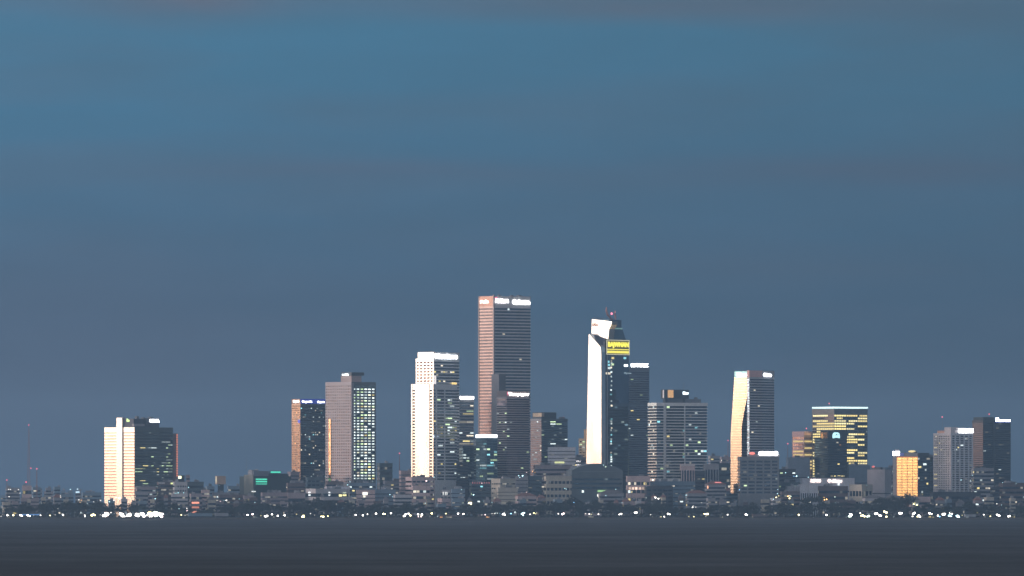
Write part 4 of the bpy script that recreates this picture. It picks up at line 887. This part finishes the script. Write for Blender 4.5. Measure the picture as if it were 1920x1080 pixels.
T, *_ = low('row of pale terraced houses in front of dark trees, right part', 1657, 1660, 1700, 935, -190, 'mauve', lit=.03, roof='hip'); T.done()
T, *_ = low('brown-pink low block with two bright lamps below the gold face', 1705, 1709, 1745, 932, -200, 'pink', lit=.0, n=3, frac=.35, ru=1); T.done()
T, *_ = low('dark podium spread below the pale gridded residential tower', 1745, 1750, 1840, 923, -110, 'dark', lit=.02, n=4, ru=4); T.done()
T, *_ = low('grey gridded wing right of the pale gridded residential tower', 1822, 1826, 1864, 878, -20, 'grey', lit=.05, n=12, frac=.5, ru=1); T.done()
T, *_ = low('low brown banded block at the far right edge under the dark tower', 1874, 1880, 1935, 906, -90, 'brown', lit=.04, n=7, cols=(WARM, WHITE), ru=3); T.done()
T, *_ = low('dark narrow block with a lit rooftop rail beside the far right tower', 1858, 1861, 1884, 914, -80, 'dark', lit=.02); T.done()
T, *_ = low('far hazy block behind the yellow-lit tower, right side', 1640, 1643, 1660, 886, 600, 'grey', lit=.08); T.done()

T, *_ = low('long low grey-blue boathouse on the quay right of the floodlit cluster', 352, 354, 398, 963, -288, 'blue', n=1, frac=.4, lit=.08, ru=0, dep=7, g=GLD); T.done()
T, *_ = low('low pale quay shed with a railing left of the first mall-side shore lamps', 402, 404, 428, 962.5, -288, 'grey', n=1, frac=.4, lit=.1, ru=0, dep=7, g=GLD); T.done()
T, *_ = low('low brown quay kiosk row below the white stepped tower', 822, 824, 866, 966, -289, 'brown', n=1, frac=.5, lit=.15, cols=(WARM, ORG), ru=0, dep=6); T.done()
T, *_ = low('low brown quay cafe with warm windows below the light bar tower', 896, 898, 918, 965, -289, 'brown', n=1, frac=.5, lit=.3, cols=(WARM, ORG), ru=0, dep=6); T.done()
T, *_ = low('low grey quay pavilion lit from within below the leaning cream slab', 1096, 1098, 1128, 963.5, -288, 'mauve', n=1, frac=.5, lit=.25, cols=(WARM, WHITE), ru=0, dep=6); T.done()
T, *_ = low('long low dark quay shed below the twisted tower', 1410, 1412, 1440, 964.5, -288, 'brown', n=1, frac=.4, lit=.1, ru=0, dep=6); T.done()
T, *_ = low('small pale quay kiosk far right between two bright shore lamps', 1808, 1810, 1830, 965, -288, 'grey', n=1, frac=.4, lit=.1, ru=0, dep=6); T.done()

# small houses scattered among the trees
def near(px):
    marks = ((120, 'the radio mast'), (270, 'the cream banded tower'), (400, 'the white gridded office block'), (540, 'the mall with green strips'), (600, 'the bronze tower'), (710, 'the lattice tower'), (800, 'the white stepped tower'),
             (900, 'the light bar tower'), (1000, 'the tallest tower'), (1090, 'the tower right of the tallest'), (1180, 'the yellow screen'), (1330, 'the white banded slab'), (1460, 'the twisted tower'), (1560, 'the black glass tower'),
             (1660, 'the pale cube building'), (1745, 'the gold face block'), (1830, 'the residential tower'), (9999, 'the far right tower'))
    for a, b in marks:
        if px < a: return b
ORD = ['first', 'second', 'third', 'fourth', 'fifth', 'sixth', 'seventh', 'eighth', 'ninth', 'tenth', 'eleventh', 'twelfth', 'thirteenth', 'fourteenth', 'fifteenth', 'sixteenth', 'seventeenth', 'eighteenth', 'nineteenth', 'twentieth']
def ordinals(pxs, what, side='from the left'):
    cnt = {}; tot = {}; res = []
    for p in pxs: tot[near(p)] = tot.get(near(p), 0) + 1
    for p in pxs:
        z = near(p); cnt[z] = cnt.get(z, 0) + 1
        res.append(f'{what} below {z}' if tot[z] == 1 else f'{what} below {z}, {ORD[cnt[z] - 1]} {side}')
    return res
rs = random.Random(21); hp_ = []
x = 6
while x < 1915:
    hp_.append(x); x += rs.uniform(14, 34)
labs = ordinals(hp_, 'small house in trees')
for px, lb in zip(hp_, labs):
    w_ = rs.uniform(8, 19); top = rs.uniform(932, 945)
    if 1630 < px < 1700: top += 5
    T, *_ = low(lb, px - w_ * .2, px, px + w_ * .8, top, rs.uniform(-215, -150), rs.choice(('pale', 'mauve', 'grey', 'blue', 'brown', 'cream')), th=rs.choice((18, 30, 45)), lit=.06, name='house', cat='house',
                roof=rs.choice(('flat', 'hip', 'flat')), group='small houses among the trees'); T.done()
# far city on the horizon
rs = random.Random(5); fp = []
for a, b, st_ in ((0, 190, 11), (330, 460, 14), (700, 770, 14), (1640, 1670, 12), (1895, 1930, 12)):
    x = a
    while x < b: fp.append(x); x += rs.uniform(.6, 1.4) * st_
labs = ordinals(fp, 'far hazy block')
for px, lb in zip(fp, labs):
    w_ = rs.uniform(7, 17)
    T, *_ = low(lb.replace('below', 'by'), px, px + 1, px + w_, rs.uniform(917, 930), rs.uniform(1200, 2600), rs.choice(('grey', 'blue', 'mauve')), lit=.05, name='far_block', cat='building', ru=1, group='far blocks on the horizon', dep=20); T.done()

# ------------------------------------------------------------------ radio masts
def radio_mast(label, px, pt, y, arms=(), r=.55, c=(.35, .2, .2)):
    o = bpy.data.objects.new('radio_mast', None); COL.objects.link(o); o.location = (wx(px, y), y, GZ); tag(o, label, 'mast')
    H = wz(pt, y) - GZ; mm = wall(c, .6); mb = MB()
    for sx, sy in ((-1, -1), (1, -1), (0, 1)):
        mb.tube([(sx * r * 2.2, sy * r * 2.2, 0), (sx * r * .5, sy * r * .5, H * .96)], [.22, .12], 5)
    for i in range(int(H / 4)):
        t = i / (H / 4); q = r * (2.2 - 1.7 * t); z = i * 4
        mb.tube([(-q, -q, z), (q, -q, z + 2)], .08, 4); mb.tube([(q, -q, z + 2), (0, q, z + 4)], .08, 4)
    link('lattice', mb.mesh('lattice', [mm]), o); link('spire', MB().tube([(0, 0, H * .95), (0, 0, H)], [.15, .06], 5).mesh('spire', [mm]), o)
    def lamp(dx, z, s=1.0, e=2.0): link('beacon', MB().ball((dx, -.6, z), .6 * s, 8, 5).mesh('beacon', [emit((1, .14, .2), e)]), o)
    lamp(0, H); return o, lamp, H
o, lamp, H = radio_mast('tall thin radio mast with red lamps at the far left of the skyline', 54, 797, 350, r=.9)
y = 350; lamp((58 - 54) * kk(y), wz(878, y) - GZ); lamp(-5 * kk(y), wz(904, y) - GZ, 1.2)
o2, lamp2, _ = radio_mast('shorter radio mast with a red lamp just right of the tall thin one', 69, 879, 360, r=.5)
o3, l3, _ = radio_mast('small hazy mast with a red lamp at the left edge', 13, 900, 600, r=.4)
radio_mast('slim red-tipped mast between the lattice tower and the white stepped tower', 749, 850, 120, r=.35)
radio_mast('slim red-lamped mast just left of the twisted tower', 1365, 826, 300, r=.35)
radio_mast('pale slim mast right of the white sign block', 1477, 832, 200, r=.3)

# ------------------------------------------------------------------ blue-lit canopy on the quay
o = bpy.data.objects.new('quay_canopy', None); COL.objects.link(o); o.location = (wx(57, -285), -285, GZ); tag(o, 'low curved quay canopy with a blue light under its roof, left end of the shore', 'canopy')
mb = MB(); pts = [(-10.5 + i * 2.1, 3.2 + 1.1 * math.sin(math.pi * i / 10)) for i in range(11)]
mb.loft([(a, 0, b + .35) for a, b in pts] + [(a, 0, b) for a, b in reversed(pts)], [(a, 8, b + .35) for a, b in pts] + [(a, 8, b) for a, b in reversed(pts)])
link('roof', mb.mesh('roof', [wall((.2, .25, .32))]), o); link('light_strip', MB().box(-8.6, 8.6, -.1, .1, 2.6, 3.5).mesh('light_strip', [emit((.16, .45, 1), .7)]), o)
for sx in (-9.5, -3, 3, 9.5): link('post', MB().tube([(sx, .5, 0), (sx, .5, 3.3)], .12, 6).mesh('post', [P_DARK]), o)

# ------------------------------------------------------------------ lamps along the waterfront and among the trees
LW = (1, .93, .84); LC = (.55, .92, 1); LY = (1, .86, .40); LO = (1, .50, .16); LP = (1, .70, .70); LB = (.25, .60, 1); LG = (.8, 1, .8)
shore = [(2, 968, .6, LW), (14, 966, 1.1, LW), (25, 966, 1.1, LW), (38.5, 966, 1.3, LW), (52, 966, 1.3, LW), (63, 967, .4, LW), (76, 966, .9, LW), (94, 966.5, 1.0, LW), (103, 965.5, .5, LW), (118, 965.5, 1.2, LW), (159, 966, .9, LW), (159.5, 969.6, .8, LW),
         (175.5, 965, 1.5, LW), (188, 965, .5, LW), (197, 966.5, 1.5, LW), (201, 964, 1.7, LW), (208, 961, .7, LW), (228, 964.5, 1.7, LW), (230, 967, 1.4, LW), (243, 965, 1.7, LW), (257, 964.5, 1.6, LW), (259, 967, 1.3, LW), (267, 964, 1.8, LW), (269.5, 967.5, 1.4, LW),
         (276, 966, .8, LW), (281.5, 963, 2.0, LY), (284, 966.5, 1.6, LW), (291, 961, 1.5, LG), (292, 965, 2.2, LG), (297, 963, 1.6, LY), (301, 965, 1.9, LW), (303, 968.5, 1.2, LP), (340, 965.5, 1.0, LW), (347, 966, .5, LW), (351, 965.5, .4, LW),
         (464, 965.5, 1.2, LW), (473.5, 964, 1.2, LP), (489, 967, .6, LW), (501, 967.3, 1.3, LW), (510, 964.5, 1.1, LW), (520.7, 967, 1.2, LW), (533.5, 966.3, 1.2, LW), (556, 964, .7, LW), (567, 968.7, 1.3, LY), (582, 963, .7, LW), (590, 966, .4, LW), (606, 969, 1.3, LY), (614.7, 967.7, 1.0, LW),
         (667, 965.5, 1.2, LW), (680.5, 966.2, 1.2, LW), (689, 964, 1.0, LW), (705, 963, 1.2, LW), (719, 963.5, 1.3, LW), (733, 962.5, 1.1, LW), (757.5, 967.5, 1.4, LW), (760.5, 964, 1.2, LW), (766, 963, 1.1, LW), (769.5, 966.5, 1.2, LW), (784, 964.3, 1.2, LW), (791, 964.3, 1.2, LW), (784.5, 971.2, .8, LP), (790, 970.3, .9, LP),
         (809.5, 962.7, 1.2, LW), (836, 963, 1.0, LY), (859, 963, 1.2, LW), (869, 963.7, 1.1, LW), (903.5, 965.5, .6, LW), (909.7, 965, .8, LP), (922.5, 963, .6, LW), (927, 963, .7, LW), (943, 964, 1.3, LW), (945.5, 962.5, 1.0, LW), (958, 963, 1.0, LB), (979, 963.3, 1.4, LC), (981, 966, 1.0, LC),
         (994, 964.3, .9, LW), (1001, 962, 1.0, LY), (1004, 963.5, .7, LY), (1047, 963.2, .9, LW), (1056.7, 963, 1.3, LP), (1098, 963.2, .7, LW), (1105, 963.7, 1.0, LW), (1109, 964.5, .6, LW), (1122, 964.2, .9, LW), (1164.5, 963.7, 1.3, LW), (1191, 961.5, 1.5, LW), (1219.7, 965, .7, LW),
         (1239.5, 971.3, .7, LY), (1245.5, 970, 1.0, LW), (1252.7, 963.6, 1.4, LW), (1291.5, 972, .7, LY), (1301, 971, .8, LY), (1324, 964, 1.3, LW), (1323, 970, .5, LW), (1364.3, 965, 1.0, LW), (1398.7, 964.7, 1.4, LW), (1433, 965, .4, LW), (1497.7, 965.2, 1.1, LW), (1549.5, 965.4, 1.2, LW),
         (1592.5, 968, 1.3, LG), (1596.5, 965, 1.4, LW), (1613, 962, 1.0, LW), (1617.5, 966.5, 1.4, LW), (1629, 967.5, 1.6, LG), (1641.5, 963, 1.4, LW), (1649.5, 966.3, 1.6, LW), (1662, 961, 1.4, LY), (1662, 969.3, 1.2, LY), (1687.5, 962.3, 1.8, LW), (1711, 968.3, 1.0, LW), (1714.5, 962, 1.5, LW), (1722.5, 967, 1.6, LW), (1720, 969, 1.0, LW),
         (1743, 962.3, 1.6, LW), (1758.5, 966.7, 1.1, LW), (1762, 970.5, .8, LB), (1771, 964, 1.7, LW), (1780, 966.8, 1.4, LC), (1780.5, 962, .8, LW), (1784.5, 963.5, 1.2, LW), (1797, 969, 1.6, LC), (1795.5, 967, 1.2, LW), (1804, 966, .6, LW), (1844.5, 965, 1.0, LW), (1857, 968, .9, LY), (1873.5, 967, 1.4, LW), (1893, 967.5, 1.3, LW)]
inland = [(148, 937, .9, LW), (152.5, 938, .8, LO), (150, 942, .6, LO), (159, 947.5, .8, LW), (108.5, 953.5, .8, LW), (175.5, 941, .6, LW), (188.5, 938.5, .9, LW), (175.5, 949.5, .5, LC), (177, 957, .6, LW), (213.5, 938, .8, LW), (205, 940.5, .7, LC), (224, 934, 1.1, LW), (218, 932.5, .9, LW), (222, 947.5, .7, LW), (17, 931.3, .9, LW), (16, 917.5, .8, LW), (19.5, 917.7, .8, LW),
          (34.5, 918, .8, LW), (37.5, 924.5, .6, LW), (132, 917.5, .8, LC), (113.5, 932, .9, LW), (113, 929, .6, LW), (291, 935, .7, LC), (336, 953.7, 1.1, LC), (350.3, 953.2, 1.1, LW), (350.5, 957, 1.1, LP), (353.5, 913.7, .8, LC), (424.5, 938, 1.0, LW), (413, 940, .7, LP), (420, 938, .5, LC), (448.5, 935.5, .5, LC), (478, 942, .6, LC), (645, 944.5, 1.4, LW), (647.5, 948, .9, LP), (630.5, 945, .5, LW), (411, 910.5, .4, LC),
          (651.5, 909, .9, LC), (656.5, 903.3, .6, LC), (731, 927.5, .9, LC), (736, 931.5, .6, LC), (797.5, 943.3, .6, LC), (799.5, 901.7, 1.0, LP), (813.8, 894.7, .8, LC), (880.5, 943, 1.7, LY), (883, 945.5, 1.1, LY), (878, 944, .8, LW), (887.8, 927.6, 1.0, LC), (865, 918, .6, LC), (903.7, 906, .8, LP), (922.5, 942.3, .5, LC), (972.5, 892, .9, LC), (974.5, 895.5, .7, LC), (980, 892, 1.1, LC), (987.3, 885.6, .7, LP),
          (998.5, 884, .9, LO), (1003, 886, .6, LO), (987, 923, .6, LP), (1059, 916, .8, LC), (1062, 917, .6, LC), (1076, 942, .8, LB), (1131.5, 872, .7, LC), (1135.5, 875.2, .9, LG), (1154.7, 917.5, .7, LC), (1136, 929, .7, LC), (1166, 942.5, .6, LC), (1184.5, 922.5, .9, LY), (1224, 899.7, 1.0, LG), (1229, 933, 1.3, LW), (1234.5, 935, 1.2, LW), (1227, 931.5, .8, LW), (1286.5, 928.3, .9, LC), (1298.5, 951.2, 1.0, LW), (1300, 948.8, .7, LW), (1304.5, 950.7, .8, LW), (1315, 942.5, .6, LW),
          (1386.5, 918.2, .9, LB), (1445.5, 909, .7, LC), (1458, 912.3, .8, LC), (1458.2, 918, .6, LC), (1457.7, 925.7, .8, LC), (1460, 929.7, .8, LY), (1455.5, 932.5, 1.0, LY), (1450, 936, .8, LC), (1444.7, 935.2, .5, LC), (1480.3, 934.3, 1.2, LY), (1477, 930.5, 1.0, LO), (1483, 930.7, .8, LG), (1488.5, 893, .8, LB), (1493.5, 892.8, 1.0, LC), (1473, 886.3, .9, LC), (1515.5, 894.8, .8, LC), (1518.5, 942.5, 1.1, LW), (1546, 937, 1.0, LO), (1550, 936, 1.0, LO), (1545, 932.5, .7, LO), (1565.5, 931.7, .8, LG),
          (1566.5, 942.6, .5, LC), (1625, 909.7, .5, LC), (1713, 945.3, 1.2, LY), (1719, 946.7, 1.3, LY), (1715.5, 943, .8, LY), (1802, 900, .9, LC), (1823, 891, .5, LC), (1869, 944.7, .9, LW), (1878, 946.7, .5, LC), (1880, 905, .5, LC), (1905, 907, .5, LC)]
POLE = MB().tube([(0, 0, 0), (0, 0, .5), (0, 0, 1)], [.13, .10, .07], 6).mesh('pole', [wall((.12, .12, .13), .6)])
def head_mesh(c, s):
    mb = MB(); mb.ball((0, 0, 0), .62, 10, 6, 0, .8); mb.prism([(.35 * math.cos(t), .35 * math.sin(t)) for t in [i * math.pi / 4 for i in range(8)]], .46, .62, 1, 1)
    e_ = emit(c, s, 'lamp_glow')
    if s > 10: e_.cycles.emission_sampling = 'AUTO'
    return mb.mesh('lamp_head', [e_, wall((.12, .12, .13), .6)])
HM = {}
cn = {LW: 'white', LC: 'cyan-white', LY: 'yellow', LO: 'orange', LP: 'pinkish', LB: 'blue', LG: 'greenish'}
def lamp(px, py, s, c, y, lb, grp, strg):
    o = bpy.data.objects.new('street_lamp', None); COL.objects.link(o); o.location = (wx(px, y), y, GZ); tag(o, lb, 'street lamp', grp)
    h = max(wz(py, y) - GZ, 1.2)
    p = link('pole', POLE, o); p.scale = (1, 1, h - .4)
    q = (c, strg); HM.setdefault(q, None)
    if HM[q] is None: HM[q] = head_mesh(c, strg)
    hd = link('lamp_head', HM[q], o); hd.location = (0, 0, h); hd.scale = (s * (1.05 if not 195 < px < 306 else 1.6),) * 3  # heads enlarged to stand in for glare, most in the floodlit cluster
    if s >= 1.25:            # extra heads and arms added to imitate irregular bloom round bright lamps
        for j in range(rl.choice((1, 1, 2))):
            dx, dz = rl.choice((-1, 1)) * rl.uniform(.9, 2.0), rl.uniform(-.9, 1.0)
            h2 = link('lamp_head', HM[q], o); h2.location = (dx, 0, h + dz); h2.scale = (s * rl.uniform(.6, 1.1),) * 3
            link('arm', MB().tube([(0, 0, h - .5), (dx, 0, h + dz)], .07, 5).mesh('arm', [wall((.12, .12, .13), .6)]), o)
shore = [(a, b, c_, (LY if i_ % 5 == 2 and d is LW and not 195 < a < 306 else d)) for i_, (a, b, c_, d) in enumerate(shore)]
shore.sort(); inland.sort(); rl = random.Random(9)
for (px, py, s, c), lb in zip(shore, ordinals([a[0] for a in shore], 'lamp on the shore')):
    lamp(px, py, s, c, -296 if py < 969 else -299, lb.replace('lamp', cn[c] + ' lamp', 1), 'lamps along the shore', 14 if s > 1.05 else (6 if s > .7 else 2.5))
for (px, py, s, c), lb in zip(inland, ordinals([a[0] for a in inland], 'lamp among the trees')):
    lamp(px, py, s * .9, c, -235 if py > 915 else -140, lb.replace('lamp', cn[c] + ' lamp', 1), 'lamps among trees and houses', 7 if s > .95 else 2.5)

# ------------------------------------------------------------------ trees
rt = random.Random(3)
LEAF = wall((.030, .042, .028), .8, 0, 'foliage', .35, .5); BARK = wall((.07, .055, .045), .9, 0, 'bark')
def leaves(mb, c, r, n, sz, sq=.8):
    for _ in range(n):
        while True:
            v = Vector((rt.uniform(-1, 1), rt.uniform(-1, 1), rt.uniform(-1, 1)))
            if .25 < v.length < 1: break
        p = Vector(c) + Vector((v.x * r, v.y * r, v.z * r * sq)); a = Vector((rt.gauss(0, 1), rt.gauss(0, 1), rt.gauss(0, 1))).normalized(); b = a.orthogonal().normalized() * sz * rt.uniform(.5, 1.1); d = a.cross(b) * rt.uniform(.5, 1)
        k_ = len(mb.v); mb.v += [tuple(p - b), tuple(p + d), tuple(p + b), tuple(p - d)]; mb.f.append((k_, k_ + 1, k_ + 2, k_ + 3)); mb.m.append(0)
def tree_mesh(kind):
    tr = MB(); cr = MB()
    if kind == 'broad':
        tr.tube([(0, 0, 0), (.2, 0, 2.4), (.1, .1, 6)], [.4, .3, .12], 6)
        for i in range(5):
            t = i * 1.26 + rt.uniform(0, .5); e = (2.6 * math.cos(t), 2.6 * math.sin(t), 6 + rt.uniform(-1, 2)); tr.tube([(.15, 0, 2.6 + i * .3), e], [.16, .05], 5)
            leaves(cr, e, rt.uniform(1.6, 2.5), 70, .5)
        leaves(cr, (0, 0, 7.6), 2.7, 130, .5); leaves(cr, (rt.uniform(-1, 1), 0, 9.2), 1.6, 50, .45)
    elif kind == 'pine':
        tr.tube([(0, 0, 0), (.3, 0, 5), (.2, .1, 9)], [.35, .26, .12], 6)
        for i in range(7):
            t = i * .9; e = (2.7 * math.cos(t), 2.7 * math.sin(t), 8.6 + rt.uniform(-.4, .8)); tr.tube([(.25, 0, 6.5), e], [.12, .04], 5); leaves(cr, e, 1.7, 60, .42, .45)
        leaves(cr, (0, 0, 9.6), 2.4, 90, .42, .45)
    elif kind == 'cypress':
        tr.tube([(0, 0, 0), (0, 0, 8)], [.28, .06], 6)
        for i in range(9): leaves(cr, (0, 0, 1.2 + i * 1.05), 1.25 * math.sin(math.pi * (.18 + i * .085)), 42, .4, .9)
    else:
        tr.tube([(0, 0, 0), (.3, 0, 4), (.2, 0, 8)], [.28, .2, .18], 6)
        for i in range(14):
            t = i * math.pi * 2 / 14 + rt.uniform(-.15, .15); up = rt.uniform(.3, 1.1); q = []
            for j in range(5):
                s_ = j / 4; q.append(Vector((.2 + 2.6 * s_ * math.cos(t), 2.6 * s_ * math.sin(t), 8 + up * s_ * 1.6 - 2.2 * s_ * s_)))
            for j in range(4):
                sd = Vector((-math.sin(t), math.cos(t), 0)) * (.42 * (1 - j / 5)); k_ = len(cr.v)
                cr.v += [tuple(q[j] - sd), tuple(q[j + 1] - sd * .7), tuple(q[j + 1] + sd * .7), tuple(q[j] + sd)]; cr.f.append((k_, k_ + 1, k_ + 2, k_ + 3)); cr.m.append(0)
    return tr.mesh('trunk', [BARK]), cr.mesh('crown', [LEAF])
kinds = [('broadleaf_tree', tree_mesh('broad')), ('broadleaf_tree', tree_mesh('broad')), ('broadleaf_tree', tree_mesh('broad')), ('pine_tree', tree_mesh('pine')), ('cypress_tree', tree_mesh('cypress')), ('palm_tree', tree_mesh('palm'))]
TL = {'broadleaf_tree': 'dark rounded tree', 'pine_tree': 'dark flat-crowned pine', 'cypress_tree': 'dark narrow cypress', 'palm_tree': 'ragged palm'}
nt_ = 0; trees = []
for row, (y0, cnt_) in enumerate(((-272, 92), (-245, 96), (-222, 92))):
    for i in range(cnt_):
        px = -20 + (i + rt.uniform(.1, .9)) * 1960 / cnt_; y = y0 + rt.uniform(-9, 9)
        nm, (tm, cm) = kinds[rt.choice((0, 0, 1, 1, 2, 2, 3, 3, 4, 5))] if row < 2 else kinds[rt.choice((0, 1, 2, 3))]
        o = bpy.data.objects.new(nm, None); COL.objects.link(o); o.location = (wx(px, y), y, GZ); trees.append((px, nm, o))
        sc_ = rt.uniform(.75, 1.25) * (1.0 + .18 * row); sc_ *= 1 + .18 * math.sin(px * .013) + .1 * math.sin(px * .041 + 2)
        if 1630 < px < 1710 and row == 2: sc_ *= 1.5
        if nm == 'palm_tree': sc_ = rt.uniform(.8, 1.05)
        o.rotation_euler = (0, 0, rt.uniform(0, 6.28)); o.scale = (sc_ * rt.uniform(.95, 1.25), sc_ * 1.1, sc_)
        link('trunk', tm, o); link('crown', cm, o); nt_ += 1
for nm in TL:
    ls = sorted([t for t in trees if t[1] == nm], key=lambda t: t[0])
    for (px, _, o), lb in zip(ls, ordinals([t[0] for t in ls], TL[nm])): tag(o, lb, 'tree', nm.replace('_', ' ') + 's in the shore belt')
# the undergrowth and far canopy nobody could count
sb = MB()
for i in range(7000):
    px = rt.uniform(-30, 1950); y = rt.uniform(-288, -100); z = GZ + rt.uniform(.2, 3.2) if y < -240 else GZ + rt.uniform(.5, 8.5)
    if y > -200: z = GZ + rt.uniform(.5, 10.5)
    p = Vector((wx(px, y), y, z)); s_ = rt.uniform(.7, 1.6); a = Vector((rt.gauss(0, 1), rt.gauss(0, 1), rt.gauss(0, 1))).normalized(); b = a.orthogonal().normalized() * s_; d = a.cross(b) * .8
    k_ = len(sb.v); sb.v += [tuple(p - b), tuple(p + d), tuple(p + b), tuple(p - d)]; sb.f.append((k_, k_ + 1, k_ + 2, k_ + 3)); sb.m.append(0)
o = link('undergrowth', sb.mesh('undergrowth', [LEAF])); tag(o, 'dark mass of shrubs and low canopy between the houses and the shore', 'vegetation', None, 'stuff')
# ------------------------------------------------------------------ haze
mz, tz, pz = mat_new('haze')
vp = tz.nodes.new('ShaderNodeVolumePrincipled'); tz.nodes.remove(pz)
vp.inputs['Color'].default_value = (.47, .73, 1.0, 1); vp.inputs['Density'].default_value = 4.7e-5; vp.inputs['Anisotropy'].default_value = .3
tz.links.new(vp.outputs[0], [n for n in tz.nodes if n.type == 'OUTPUT_MATERIAL'][0].inputs['Volume'])
mb = MB().box(-9100, 9100, -8500, 12100, -4.5, 262)
hz = link('haze', mb.mesh('haze', [mz])); hz['kind'] = 'stuff'
